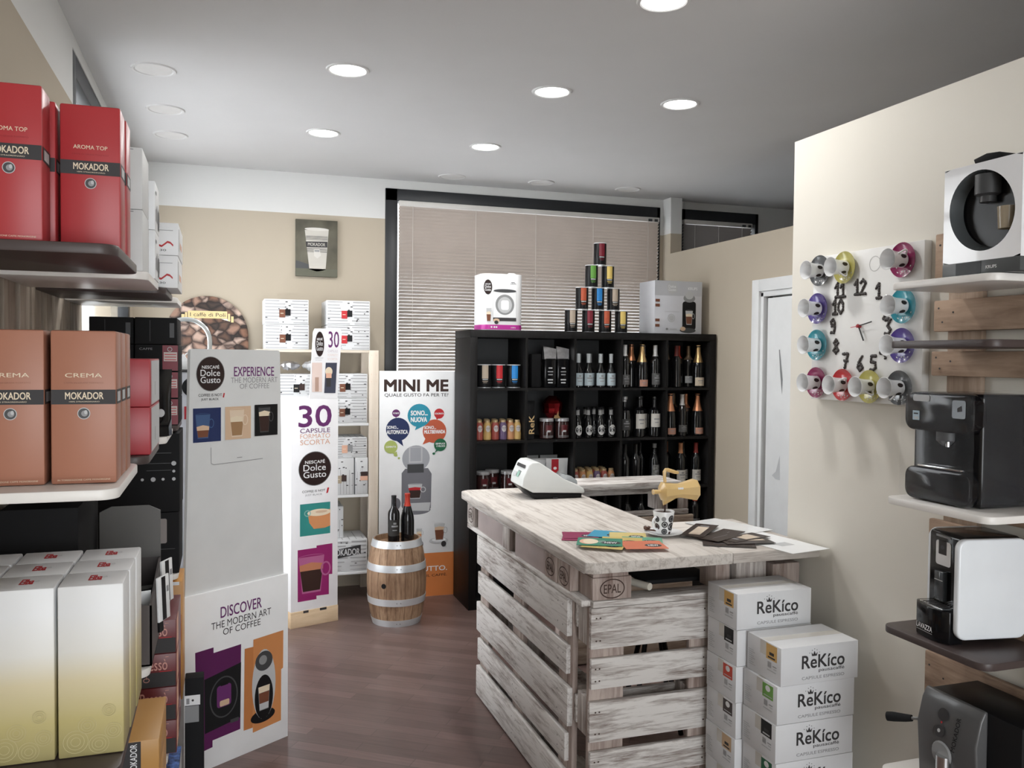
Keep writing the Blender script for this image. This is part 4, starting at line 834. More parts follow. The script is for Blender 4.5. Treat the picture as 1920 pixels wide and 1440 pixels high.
# ------------------------------------------------------------------ black cube shelf
KX0, KX1, KY0, KY1, KT = 1.536, 3.376, 5.45, 5.84, 1.854
shb = mat('black_brown_veneer', (0.010, 0.0095, 0.0095), 0.5, noise=0.2, nscale=6, stretch=(8, 8, 1), spec=0.18); shback = mat('shelf_back_panel', (0.07, 0.072, 0.075), 0.6)
t = thing('cube_shelf', 'large black five by five cube shelf full of bottles and jars', 'shelf', (0, 0, 0))
for x in (KX0, KX1-0.05):
    m = MB(); m.box(x, x+0.05, KY0, KY1, 0, KT-0.05, shb, 0.0015); m.build('side_panel', t)
m = MB(); m.box(KX0, KX1, KY0, KY1, KT-0.05, KT, shb, 0.0015); m.build('top_panel', t)
m = MB(); m.box(KX0+0.05, KX1-0.05, KY0, KY1, 0, 0.065, shb, 0.0015); m.build('bottom_panel', t)
CW = (KX1-KX0-0.1-4*0.016)/5; CX = [KX0+0.05+i*(CW+0.016) for i in range(5)]
for i in range(1, 5): m = MB(); m.box(CX[i]-0.016, CX[i], KY0+0.001, KY1-0.01, 0.065, KT-0.05, shb); m.build('divider', t)
SZ = [KT-0.05-0.335-0.351*k for k in range(5)]
for k in range(4):
    for i in range(5): m = MB(); m.box(CX[i], CX[i]+CW, KY0+0.001, KY1-0.01, SZ[k]-0.016, SZ[k], shb); m.build('shelf_board', t)
m = MB(); m.box(KX0+0.05, KX1-0.05, KY1-0.009, KY1-0.001, 0.065, KT-0.05, shback); m.build('back_panel', t)
z1, z2, z3, z4 = [q+0.001 for q in SZ[:4]]; YF = 5.53
# tins
def tin(label, loc, col, group, s=1.0, h=0.152, r=0.0445):
    t = thing('coffee_tin', label, 'tin', loc, 0, group)
    m = MB(); m.lathe([(r-0.001, 0.003), (r, 0.006), (r, h-0.006), (r-0.001, h-0.003)], black, seg=28); m.build('body', t)
    m = MB(); m.cylpatch(r, h*0.68, -PI/2-0.1, r*0.46, h*0.28, col); m.cylpatch(r, h*0.36, -PI/2-0.1, r*0.4, h*0.02, lgrey if col != MATS.get('tan_ink') else cream); m.cylpatch(r, h*0.28, -PI/2-0.1, r*0.4, h*0.012, col); m.cylpatch(r, h*0.22, -PI/2-0.1, r*0.3, h*0.008, col); m.build('label', t)
    m = MB(); m.lathe([(r-0.002, h-0.004), (r+0.0015, h-0.004), (r+0.0015, h), (r-0.004, h), (r-0.005, h-0.002), (0.001, h-0.002)], white2, seg=28); m.lathe([(r+0.001, 0.0), (r+0.001, 0.004), (r-0.003, 0.004)], zinc, seg=28); m.build('rims', t)
    return t
dre = mat('tin_dark_red', (0.20, 0.015, 0.03), 0.4); tstone = mat('tin_stone', (0.46, 0.38, 0.30), 0.45)
for x, c, nm in ((1.661, tstone, 'stone'), (1.761, red, 'red'), (1.869, blue, 'blue')): tin('black tin with a %s stripe in the top left cell of the cube shelf' % nm, (x, 5.55, z1), c, 'tins in the cube shelf', r=0.047, h=0.155)
tz = KT+0.001
lay = [(2.306, 2.438, 2.566, 2.691), (2.387, 2.508, 2.628), (2.458, 2.583), (2.5215,)]
cols = [[(tstone, 'stone'), (dre, 'dark red'), (rust, 'orange'), (yellow, 'yellow')], [(rust, 'orange'), (blue, 'blue'), (tstone, 'stone')], [(green, 'green'), (yellow, 'yellow')], [(dre, 'dark red')]]
lv = ['in the bottom row', 'in the second row', 'in the third row', 'on the very top']
for k, row in enumerate(lay):
    for x, (c, nm) in zip(row, cols[k]): tin('black tin with a %s stripe %s of the tin pyramid' % (nm, lv[k]), (x, 5.6, tz+0.157*k), c, 'tin pyramid on the cube shelf', h=0.1565)
# boxes on top
t = thing('appliance_box', 'tall white rounded box with a machine picture and magenta foot on the cube shelf', 'box', (1.63, 5.50, KT+0.001))
m = MB(); bw, bd, bh = 0.292, 0.24, 0.375
p = []
for cx, cy, a0 in ((bw-0.06, bd-0.06, 0), (0.06, bd-0.06, 90), (0.06, 0.06, 180), (bw-0.06, 0.06, 270)):
    for k in range(7): a = math.radians(a0+k*15); p.append((cx+0.06*math.cos(a), cy+0.06*math.sin(a)))
m.prism(p, 'z', 0, bh, white2, bev=0.003); m.build('carton', t)
m = MB(); m.prism([(bw/2+(x-bw/2)*1.004, bd/2+(y-bd/2)*1.004) for x, y in p], 'z', 0.004, 0.036, mat('hot_magenta', (0.45, 0.03, 0.28), 0.4)); m.frame((0, -0.0006, 0), (1, 0, 0), (0, 0, 1)); m.text('oblo', 0.2, 0.235, 0.014, 0.024, white, 0.01)
for u in (0.065, 0.085, 0.1): m.disc(u, 0.02, 0.006, 0.006, white)
m.build('magenta_band', t)
m = MB(); m.frame((0, -0.0002, 0), (1, 0, 0), (0, 0, 1)); 
m.rect(0.075, 0.238, 0.06, 0.26, lgrey); m.rect(0.077, 0.236, 0.085, 0.252, white); m.disc(0.157, 0.262, 0.08, 0.012, dgrey); m.disc(0.157, 0.17, 0.066, 0.068, mgrey); m.disc(0.157, 0.168, 0.05, 0.054, lgrey); m.rect(0.13, 0.186, 0.135, 0.2, white, rr=0.014); m.rect(0.075, 0.238, 0.06, 0.083, ink); m.rect(0.2, 0.225, 0.316, 0.322, inkgrey)
m.text('KRUPS', 0.195, 0.235, 0.305, 0.315, inkgrey, 0.01)
dg_logo(m, 0.066-0.028, 0.285, 0.03, 0.05); glass_cup(m, 0.045, 0.055, 0.035, 0.09, brown, cream, lgrey, 0.7); m.disc(0.098, 0.065, 0.022, 0.012, tan); m.disc(0.098, 0.052, 0.014, 0.012, ink)
m.build('printed_picture', t)
m = MB(); m.tube([(bw-0.09, 0.1, bh), (bw-0.075, 0.1, bh+0.012), (bw-0.04, 0.1, bh+0.012), (bw-0.01, 0.1, bh-0.001)], 0.005, white2, 8); m.build('carry_handle', t)
def box2(m, W, D, H):
    m.rect(0.0, W, H*0.72, H, mat('box_grey_top', (0.5, 0.51, 0.54), 0.4)); m.disc(0.14, H*0.87, 0.045, 0.045, lgrey); m.text('Dolce', 0.11, 0.17, H*0.87, H*0.92, white, 0.01); m.text('Gusto', 0.11, 0.17, H*0.81, H*0.86, white, 0.01); m.text('KRUPS', 0.27, 0.345, H*0.84, H*0.89, white, 0.02)
    m.rect(0.225, 0.335, H*0.08, H*0.62, black, rr=0.02); m.disc(0.28, H*0.68, 0.048, 0.03, mgrey); m.disc(0.28, H*0.74, 0.035, 0.03, lgrey); glass_cup(m, 0.28, H*0.18, 0.06, 0.10, brown, cream, lgrey, 0.75); m.disc(0.27, H*0.07, 0.065, 0.018, dgrey); m.disc(0.23, H*0.1, 0.022, 0.015, tan)
    m.ring(0.135, H*0.3, 0.03, 0.03, 0.006, lgrey); m.disc(0.135, H*0.3, 0.02, 0.02, lgrey); m.rect(0.08, 0.2, H*0.42, H*0.425, lgrey); m.disc(0.1, H*0.09, 0.01, 0.008, mgrey); m.rect(0.125, 0.18, H*0.08, H*0.1, lgrey)
    for v in (0.62, 0.53, 0.25, 0.15): m.rect(0.005, 0.04, H*v-0.008, H*v+0.012, brown); 
    m.frame((W, 0, 0), (0, 1, 0), (0, 0, 1)); m.rect(0.01, D*0.6, H*0.72, H-0.01, MATS['box_grey_top']); m.disc(D*0.3, H*0.3, 0.03, 0.03, lgrey)
carton('appliance_box', 'pale grey printed machine box at the right end on top of the cube shelf', 2.935, 3.32, 5.56, 5.80, KT+0.001, KT+0.383, mat('pale_lilac_card', (0.62, 0.63, 0.67), 0.4), box2)
# row 1
def dark_pouch(label, x, y): 
    t = thing('coffee_bag', label, 'bag', (x, y, z1), 0, 'black bags in the second cell')
    m = MB(); m.prism([(-0.042, -0.03), (0.042, -0.03), (0.042, 0.03), (-0.042, 0.03)], 'z', 0, 0.20, blackg, bev=0.008); m.build('bag', t)
    m = MB(); m.add([(-0.042, -0.026, 0.195), (0.042, -0.026, 0.195), (0.05, -0.006, 0.265), (-0.045, -0.006, 0.285), (-0.042, 0.026, 0.195), (0.042, 0.026, 0.195), (0.05, 0.0, 0.265), (-0.045, 0.0, 0.285)], [(0, 1, 2, 3), (5, 4, 7, 6), (1, 5, 6, 2), (4, 0, 3, 7), (3, 2, 6, 7)], silver); m.build('folded_top', t, label='crumpled silver top')
    m = MB(); m.frame((-0.042, -0.0305, 0), (1, 0, 0), (0, 0, 1))
    for v, a in ((0.13, .5), (0.105, .7), (0.085, .6), (0.05, .7), (0.03, .6)): m.rect(0.042-0.028*a, 0.042+0.028*a, v, v+0.008, mgrey if v in (0.105, 0.085) else lgrey)
    m.build('label', t)
dark_pouch('black coffee bag with crumpled silver top, left of the two in the second cell', 2.122, 5.54); dark_pouch('black coffee bag with crumpled silver top, right of the two in the second cell', 2.217, 5.54)
t = thing('coffee_bag', 'plain dark bag standing at the left of the two silver topped bags', 'bag', (2.035, 5.58, z1)); m = MB(); m.prism([(-0.035, -0.03), (0.035, -0.03), (0.035, 0.03), (-0.035, 0.03)], 'z', 0, 0.23, blackm, bev=0.008); m.build('bag', t)
blab_ = mat('pale_blue_label', (0.42, 0.50, 0.54), 0.5)
bproto = None
nb = ['leftmost', 'second', 'third', 'rightmost']
def place_row(fn, xs, y, z, labels):
    p = None
    for x, lb in zip(xs, labels):
        if p is None: p = fn(lb, (x, y, z))
        else: dup(p, (x, y, z), 0, lb)
g = 'bottles with pale blue labels'
place_row(lambda lb, loc: bottle('water', 'drink_bottle', lb, 'bottle', loc, g, bg_, foil=mat('pale_foil', (0.52, 0.56, 0.58), 0.4), foil_z=0.172, lab=blab_, lz=(0.014, 0.10), lang=1.25), (2.336, 2.412, 2.503, 2.584), YF, z1, ['bottle with pale blue label, %s of the front four in the top middle cell' % s for s in nb])
place_row(lambda lb, loc: bottle('water', 'drink_bottle', lb, 'bottle', loc, g, bg_, foil=mgrey, foil_z=0.172, lab=blab_, lz=(0.014, 0.10), lang=1.25), (2.375, 2.458, 2.545), YF+0.08, z1, ['bottle with pale blue label behind the front four, %s' % s for s in ('left', 'middle', 'right')])
clab = mat('cream_label', (0.66, 0.56, 0.44), 0.5); plab = mat('rose_label', (0.50, 0.26, 0.19), 0.5); wlab = mat('white_label', (0.60, 0.58, 0.54), 0.5); glab = mat('dim_label', (0.10, 0.10, 0.10), 0.5)
gl = 'wine bottles in the cube shelf'
def wb(label, x, y, z, kind='fizz', foil=gold, fz=0.2, lab=None, lz=(0.01, 0.05), gm=bg_, **k): return bottle(kind, 'wine_bottle', label, 'bottle', (x, y, z), gl, gm, foil=foil, foil_z=fz, lab=lab, lz=lz, **k)
# fourth cell, top row
wb('slim bottle with white foil neck, leftmost in the fourth cell of the top row', 2.691, YF, z1, 'wine', mat('white_foil', (0.6, 0.6, 0.6), 0.35, metal=0.3), 0.222, glab, (0.02, 0.09))
wb('bottle with dull bronze neck, second in the fourth cell of the top row', 2.70, YF+0.11, z1, 'wine', mat('bronze_foil', (0.25, 0.18, 0.12), 0.4, metal=0.6), 0.19)
wb('bottle with copper neck behind the rose labelled bottle, top row', 2.785, YF+0.09, z1, 'fizz', copper, 0.19)
wb('sparkling bottle with gold neck and rose label, fourth cell of the top row', 2.826, YF, z1, 'fizz', gold, 0.18, plab, (0.008, 0.055), lang=0.8)
wb('bottle with silver neck behind the rightmost one, fourth cell of the top row', 2.884, YF+0.09, z1, 'wine', mat('silver_neck', (0.45, 0.45, 0.46), 0.35, metal=0.6), 0.225)
wb('slim bottle with white foil neck, rightmost in the fourth cell of the top row', 2.93, YF, z1, 'wine', MATS['white_foil'], 0.222, glab, (0.02, 0.1))
# fifth cell, top row
wb('bottle with bronze neck, leftmost in the fifth cell of the top row', 3.072, YF+0.10, z1, 'fizz', MATS['bronze_foil'], 0.2)
wb('bottle with dark brown neck between bronze and red necks, top row', 3.113, YF+0.02, z1, 'wine', mat('maroon_foil', (0.15, 0.03, 0.025), 0.4), 0.225)
wb('bottle with bright red foil neck, fifth cell of the top row', 3.162, YF+0.085, z1, 'wine', MATS['red_foil'], 0.21, None)
wb('bottle with narrow gold neck beside the cream labelled one, top row', 3.240, YF+0.075, z1, 'wine', MATS['bronze_foil'], 0.2, lgrey, (0.03, 0.08))
wb('sparkling bottle with gold neck and cream label at the right end of the top row', 3.279, YF, z1, 'fizz', gold, 0.18, clab, (0.012, 0.072), lang=1.0)
# juices
JC = {'red': mat('juice_red', (0.30, 0.065, 0.05), 0.3), 'yellow': mat('juice_yellow', (0.50, 0.33, 0.12), 0.3), 'purple': mat('juice_purple', (0.115, 0.075, 0.155), 0.3), 'orange': mat('juice_orange', (0.46, 0.22, 0.10), 0.3)}
gcap = mat('gold_cap', (0.55, 0.42, 0.24), 0.35, metal=0.5)
def juice(label, loc, c, grp):
    return bottle('juice', 'juice_bottle', label, 'bottle', loc, grp, JC[c], cap=gcap, lab=mat('juice_label', (0.52, 0.48, 0.47), 0.5), lz=(0.055, 0.10), oval=True)
ordn = ['leftmost', 'second from left', 'third from left', 'fourth from left', 'fifth from left', 'rightmost']
protos = {}
def jrow(xs, y, z, cs, txt, grp):
    for i, (x, c) in enumerate(zip(xs, cs)):
        lb = '%s juice bottle, %s %s' % (c, ordn[i], txt)
        if c in protos: dup(protos[c], (x, y, z), 0, lb, grp)
        else: protos[c] = juice(lb, (x, y, z), c, grp)
g1, g2 = 'juice bottles in the left column cell', 'juice bottles in the middle column cell'
c6 = ['red', 'yellow', 'red', 'purple', 'orange', 'yellow']; xs = (1.624, 1.680, 1.736, 1.792, 1.846, 1.8925)
jrow(xs, YF, z2, c6, 'of the front row, left cell', g1)
jrow([x+0.02 for x in xs[:5]], YF+0.062, z2, ['orange', 'yellow', 'red', 'orange', 'red'], 'of the second row, left cell', g1); jrow([x+0.03 for x in xs[:5]], YF+0.124, z2, ['red', 'red', 'yellow', 'orange', 'red'], 'of the back row, left cell', g1)
c6 = ['red', 'orange', 'yellow', 'purple', 'red', 'orange']; xs = (2.321, 2.376, 2.431, 2.486, 2.540, 2.594)
jrow(xs, YF, z3, c6, 'of the front row, middle cell', g2)
jrow([x+0.02 for x in xs[:5]], YF+0.062, z3, ['red', 'orange', 'orange', 'red', 'yellow'], 'of the second row, middle cell', g2); jrow([x+0.03 for x in xs[:5]], YF+0.124, z3, ['orange', 'red', 'yellow', 'orange', 'red'], 'of the back row, middle cell', g2)
# second row: black bag, foil sweet bag on two jars
pouch('coffee_pouch', 'black pouch with gold upright lettering in the second cell', (1.985, YF+0.02, z2), 0.15, 0.085, 0.26, 0.06, blackm, lambda m, W, H: m.text('ReK', W*0.3, W*0.78, H*0.14, H*0.62, mat('gold_print', (0.7, 0.5, 0.25), 0.35), 0.03, rot=90))
jarm = mat('jar_dark', (0.03, 0.012, 0.012), 0.12, coat=0.4)
def jar(label, loc, grp):
    t = thing('jar', label, 'jar', loc, 0, grp); r = 0.05
    m = MB(); m.lathe([(0.045, 0), (r, 0.006), (r, 0.1), (0.044, 0.118), (0.044, 0.124)], jarm, seg=28); m.build('glass_body', t)
    m = MB(); m.lathe([(0.047, 0.120), (0.0485, 0.121), (0.0485, 0.139), (0.046, 0.141), (0.001, 0.141)], mat('jar_lid', (0.42, 0.42, 0.43), 0.35, metal=0.4), seg=28); m.build('lid', t)
    m = MB(); m.cylpatch(r, 0.075, -PI/2, 0.022, 0.022, mat('jar_red', (0.09, 0.01, 0.014), 0.4)); m.cylpatch(r, 0.055, -PI/2, 0.012, 0.006, lgrey); m.cylpatch(r, 0.022, -PI/2, 0.04, 0.0015, mgrey); m.cylpatch(r, 0.014, -PI/2, 0.04, 0.0015, mgrey); m.build('label', t)
    return t
j = jar('dark jar with pale lid below the red foil bag, left of the two', (2.105, YF, z2), 'jars in the cube shelf')
dup(j, (2.219, YF, z2), 0, 'dark jar with pale lid below the red foil bag, right of the two')
dup(j, (1.651, YF, z3), 0, 'dark jar with pale lid, leftmost in the lower left cell'); dup(j, (1.742, YF+0.08, z3), 0, 'dark jar set back between two others in the lower left cell'); dup(j, (1.83, YF, z3), 0, 'dark jar with pale lid partly hidden by the cash register')
t = thing('wrapped_sweet', 'shiny dark red foil wrapped sweet resting on two dark jars', 'wrapped sweet', (2.165, YF+0.05, z2+0.142))
m = MB(); r4 = random.Random(4)
m.lathe([((0.02+0.055*math.sin(PI*min(1, 0.12+0.85*k/9)))*(0.86+0.28*r4.random()), 0.15*k/9) for k in range(10)], mat('red_foil_shiny', (0.22, 0.012, 0.015), 0.18, metal=0.9), seg=11); m.build('wrapped_body', t, sharp=0.2)
m = MB(); m.prism([(-0.02, 0.0), (0.03, 0.0), (0.015, 0.02), (0.012, 0.05), (0.0, 0.02), (-0.012, 0.022)], 'y', -0.085, -0.08, gold); m.build('gold_bow', t)
# beers
g = 'brown beer bottles with white labels'
blg = mat('beer_white_label', (0.56, 0.56, 0.55), 0.5)
place_row(lambda lb, loc: bottle('beer', 'beer_bottle', lb, 'bottle', loc, g, bg_, foil=mat('beer_neck', (0.30, 0.30, 0.30), 0.5), foil_z=0.16, lab=blg, lz=(0.02, 0.092), oval=True, cap=black), (2.336, 2.415, 2.506, 2.589), YF, z2, ['beer bottle with white oval label, %s of the front row' % s for s in nb])
place_row(lambda lb, loc: bottle('beer', 'beer_bottle', lb, 'bottle', loc, g, bg_, foil=MATS['beer_neck'], foil_z=0.16, lab=glab, lz=(0.02, 0.092), oval=True, cap=black), (2.36, 2.43, 2.495, 2.56), YF+0.085, z2, ['beer bottle in the back row, %s' % s for s in nb])
# fourth cell, second row
wb('tall clear spirit bottle, leftmost in the fourth cell of the second row', 2.694, YF, z2, 'spirit', MATS['silver_neck'], 0.25, mat('faint_label', (0.05, 0.05, 0.05), 0.5), (0.05, 0.13))
wb('wide bottle with white label and green picture, fourth cell of the second row', 2.81, YF, z2, 'spirit', bg_, 0.26, wlab, (0.06, 0.165), lang=1.0)
wb('bottle with pale label edge behind the white labelled pair, second row', 2.872, YF+0.09, z2, 'spirit', bg_, 0.26, wlab, (0.06, 0.16), lang=1.0)
wb('wide bottle with white label and brown picture, fourth cell of the second row', 2.929, YF, z2, 'spirit', bg_, 0.26, wlab, (0.07, 0.165), lang=1.0)
# fifth cell, second row
wb('sparkling bottle with copper neck and rose label, leftmost of the second row right cell', 3.056, YF, z2, 'fizz', copper, 0.18, plab, (0.015, 0.06), lang=0.8)
wb('bottle with silver neck behind, fifth cell of the second row', 3.106, YF+0.07, z2, 'wine', MATS['silver_neck'], 0.225)
wb('bottle with bright white neck in the middle of the second row right cell', 3.153, YF, z2, 'wine', MATS['white_foil'], 0.222, glab, (0.03, 0.08))
wb('bottle with thin copper neck at the back of the second row right cell', 3.165, YF+0.15, z2, 'wine', MATS['bronze_foil'], 0.2)
wb('bottle with copper neck, second from right of the second row', 3.225, YF+0.075, z2, 'wine', copper, 0.2)
wb('sparkling bottle with copper neck and rose label at the right end of the second row', 3.279, YF, z2, 'fizz', copper, 0.18, plab, (0.015, 0.06), lang=0.8)
# third row
whitebag = mat('white_bag', (0.62, 0.64, 0.65), 0.4)
def wbag(m, W, H): m.rect(W*0.18, W*0.5, H*0.62, H*0.99, redb); m.disc(W*0.34, H*0.66, 0.02, 0.024, red); m.disc(W*0.34, H*0.70, 0.012, 0.01, white); glass_cup(m, W*0.72, H*0.1, 0.055, 0.06, brown, cream, lgrey, 0.6)
pouch('coffee_pouch', 'white coffee bag with a red stripe and cup, behind the cash register', (2.185, YF, z3), -0.05, 0.16, 0.215, 0.07, whitebag, wbag, 'white coffee bags')
pouch('coffee_pouch', 'plain white coffee bag left of the red striped one', (2.06, YF+0.03, z3), 0.1, 0.13, 0.215, 0.06, whitebag, None, 'white coffee bags')
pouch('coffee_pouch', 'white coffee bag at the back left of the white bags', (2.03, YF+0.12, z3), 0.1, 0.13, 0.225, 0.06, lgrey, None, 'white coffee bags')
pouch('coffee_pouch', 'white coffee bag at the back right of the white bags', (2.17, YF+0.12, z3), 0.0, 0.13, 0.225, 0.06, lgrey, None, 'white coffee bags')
wb('dark slim bottle, leftmost in the fourth cell of the third row', 2.70, YF, z3, 'wine', bg_, 0.24)
wb('plain dark bottle, second in the fourth cell of the third row', 2.785, YF, z3, 'wine', bg_, 0.24)
wb('plain dark bottle set back in the fourth cell of the third row', 2.86, YF+0.08, z3, 'wine', bg_, 0.24)
wb('dark bottle with a pale etched picture, fourth cell of the third row', 2.935, YF, z3, 'wine', mgrey, 0.27, mat('etched_label', (0.2, 0.2, 0.19), 0.5, noise=0.8, nscale=60), (0.04, 0.15), lang=0.7)
wb('bottle with dark neck and white label, leftmost of the third row right cell', 3.045, YF+0.05, z3, 'wine', MATS['maroon_foil'], 0.225, wlab, (0.02, 0.09))
wb('bottle with brown neck behind the white labelled one, third row', 3.092, YF+0.12, z3, 'wine', mat('tan_foil', (0.36, 0.17, 0.09), 0.45), 0.225)
wb('bottle with orange neck and large white label, middle of the third row right cell', 3.146, YF, z3, 'wine', mat('orange_foil', (0.48, 0.22, 0.11), 0.45), 0.225, wlab, (0.02, 0.105), lang=1.2)
wb('dark bottle set back between the two white labels, third row', 3.205, YF+0.07, z3, 'wine', bg_, 0.24, wlab, (0.03, 0.1))
wb('bottle with red neck and white label at the right end of the third row', 3.272, YF, z3, 'wine', mat('dull_red_foil', (0.26, 0.035, 0.03), 0.45), 0.225, wlab, (0.025, 0.105), lang=1.2)
# fourth row, seen through the back counter
for i, (x, f, lb) in enumerate([(2.36, MATS['silver_neck'], 'dark bottle with silver neck in the fourth row, first seen through the counter gap'), (2.45, black, 'plain dark bottle in the fourth row, second behind the counter gap'), (2.55, black, 'plain dark bottle in the fourth row, third behind the counter gap'), (2.72, black, 'plain dark bottle in the fourth row, fourth behind the counter gap'), (2.83, black, 'plain dark bottle in the fourth row, fifth behind the counter gap'), (3.08, black, 'dark bottle in the fourth row under the right cell, left one'), (3.18, black, 'dark bottle in the fourth row under the right cell, middle one'), (3.27, MATS['red_foil'], 'bottle with red foil neck in the fourth row, right of the yellow pot')]):
    wb(lb, x, YF, z4, 'wine', f, 0.225, glab, (0.03, 0.1))
# ------------------------------------------------------------------ pallet counter
LT, DK = (0.68, 0.655, 0.63), (0.22, 0.175, 0.155)
wwx = wood('whitewash_x', LT, DK, 'x', 24, long=0.09, lo=0.33, hi=0.57); wwy = wood('whitewash_y', LT, DK, 'y', 24, long=0.09, lo=0.28, hi=0.55); wwz = wood('whitewash_z', (0.60, 0.56, 0.53), DK, 'z', 12, lo=0.36, hi=0.6)
wtop = wood('worktop_wash_y', (0.62, 0.58, 0.54), (0.30, 0.255, 0.225), 'y', 22, long=0.07, lo=0.27, hi=0.55); blk = wood('block_wood', (0.50, 0.42, 0.38), (0.20, 0.14, 0.12), 'z', 12, lo=0.3, hi=0.62)
infill = mat('pinkish_infill', (0.40, 0.335, 0.32), 0.7, noise=0.12, nscale=5)
stamp = mat('burnt_stamp', (0.06, 0.035, 0.028), 0.8)
def epal(m, O, U, w, h, flip=False):
    m.frame(O, U, (0, 0, 1)); m.ring(0, 0, w, h, 0.004, stamp, 0.0008); m.text('EPAL', -w*0.68, w*0.68, -h*0.45, h*0.45, stamp, 0.012, h=0.0008)
t = thing('pallet_counter', 'whitewashed shop counter built of wooden pallets with an L shaped top', 'counter', (0, 0, 0))
BZ = ((0.655, 0.80), (0.512, 0.620), (0.326, 0.468), (0.184, 0.290), (0.006, 0.150))
# upright pallet along the left side
FX0, LY0, LY1 = 1.19, 2.885, 4.085
for i, (z0, z1_) in enumerate(BZ):
    dy = (0.0, 0.012, -0.01, 0.02, 0.0)[i]; m = MB(); m.box(FX0+(0.003 if i % 2 else 0), FX0+0.022, LY0+0.01+dy, LY1-0.012-(0.012 if i % 2 else 0), z0, z1_, wwy, 0.004)
    m.frame((FX0+(0.003 if i % 2 else 0), LY1, 0), (0, -1, 0), (0, 0, 1))
    for u in (0.05, 0.10, 0.57, 0.62, 1.10, 1.15):
        for v in (z0+0.035, z1_-0.035): m.disc(u, v, 0.003, 0.003, ink, 0.0008, n=8)
    m.build('deck_board', t)
for y in (LY0+0.005, (LY0+LY1)/2-0.05, LY1-0.145):
    m = MB(); m.box(FX0+0.022, FX0+0.044, y, y+0.135, 0.0, 0.80, blk, 0.003); m.build('stringer_board', t)
    for z in (0.0, 0.33, 0.655): m = MB(); m.box(FX0+0.044, FX0+0.122, y, y+0.135, z+0.002, z+0.142, wwz, 0.004); m.build('spacer_block', t)
for z0, z1_ in ((0.0, 0.1), (0.35, 0.45), (0.7, 0.8)):
    m = MB(); m.box(FX0+0.122, FX0+0.144, LY0, LY1, z0, z1_, wwy, 0.003); m.build('base_board', t)
# upright pallet across the front
GY0, GX0, GX1 = 2.735, 1.215, 2.085
for i, (z0, z1_) in enumerate(BZ):
    m = MB(); m.box(GX0+(0.0, 0.004, -0.002, 0.003, 0)[i], GX1, GY0+(0.003 if i % 2 else 0), GY0+0.022, z0, z1_, wwx, 0.004)
    m.frame((GX0, GY0+(0.003 if i % 2 else 0), 0), (1, 0, 0), (0, 0, 1))
    for u in (0.02, 0.035, 0.45, 0.8):
        for v in (z0+0.03, z1_-0.035): m.disc(u, v, 0.0035, 0.003, stamp, 0.0008, n=8)
    m.build('deck_board', t)
for x in (GX0+0.003, GX0+0.40, GX1-0.14):
    m = MB(); m.box(x, x+0.135, GY0+0.022, GY0+0.044, 0, 0.80, blk, 0.003); m.build('stringer_board', t)
    for z in (0.0, 0.33, 0.655): m = MB(); m.box(x, x+0.135, GY0+0.044, GY0+0.122, z+0.002, z+0.142, wwz, 0.004); m.build('spacer_block', t)
for z0, z1_ in ((0.0, 0.1), (0.35, 0.45), (0.7, 0.8)):
    m = MB(); m.box(GX0, GX1, GY0+0.122, GY0+0.144, z0, z1_, wwx, 0.003); m.build('base_board', t)
# lying pallets under the worktop: bottom boards, blocks, top boards
def blockp(x0, x1, y0, y1, z0, z1_, st=None, mm=None):
    m = MB(); m.box(x0, x1, y0, y1, z0, z1_, mm or blk, 0.004)
    for O, U in (st or []): epal(m, O, U, 0.048, 0.035)
    m.build('spacer_block', t)
m = MB(); m.box(1.188, 1.30, 2.76, 4.246, 0.802, 0.824, wwy, 0.003); m.build('base_board', t)
m = MB(); m.box(1.60, 1.70, 3.02, 4.246, 0.802, 0.824, wwy, 0.003); m.build('base_board', t)
m = MB(); m.box(1.186, 1.71, 2.74, 4.246, 0.924, 0.944, wwy, 0.003); m.build('top_boards', t)
blockp(1.188, 1.31, 4.11, 4.246, 0.825, 0.923, [((1.188, 4.178, 0.874), (0, -1, 0))], wwz)
blockp(1.188, 1.31, 3.565, 3.66, 0.825, 0.923, None, wwz)
blockp(1.188, 1.31, 3.005, 3.125, 0.825, 0.923, [((1.188, 3.065, 0.874), (0, -1, 0))])
blockp(1.192, 1.31, 2.875, 2.998, 0.825, 0.923, [((1.192, 2.937, 0.868), (0, -1, 0))])
blockp(1.60, 1.70, 4.11, 4.246, 0.825, 0.923); blockp(1.60, 1.70, 3.56, 3.66, 0.825, 0.923)
for y0, y1 in ((3.661, 4.07), (3.126, 3.50)):
    m = MB(); m.box(1.194, 1.204, y0, y1, 0.825, 0.923, infill, 0.001); m.build('infill_panel', t, label='dusky pink painted panel between the blocks')
# front lying pallet
blockp(1.222, 1.372, 2.741, 2.862, 0.825, 0.905, [((1.297, 2.741, 0.864), (1, 0, 0))])
m = MB(); m.box(1.224, 1.36, 2.742, 2.86, 0.906, 0.923, blk, 0.002); m.build('stringer_board', t)
m = MB(); m.box(1.222, GX1, 2.735, 2.83, 0.801, 0.824, wwx, 0.003); m.build('base_board', t)
m = MB(); m.box(1.60, GX1, 3.05, 3.15, 0.801, 0.824, wwx, 0.003); m.build('base_board', t)
m = MB(); m.box(1.712, GX1, 2.74, 3.17, 0.924, 0.944, wwx, 0.003); m.build('top_boards', t)
blockp(1.715, 1.775, 2.745, 2.86, 0.825, 0.923); blockp(1.80, 1.93, 2.742, 2.86, 0.825, 0.923, None, wwz); blockp(1.96, 2.08, 2.745, 2.86, 0.825, 0.905)
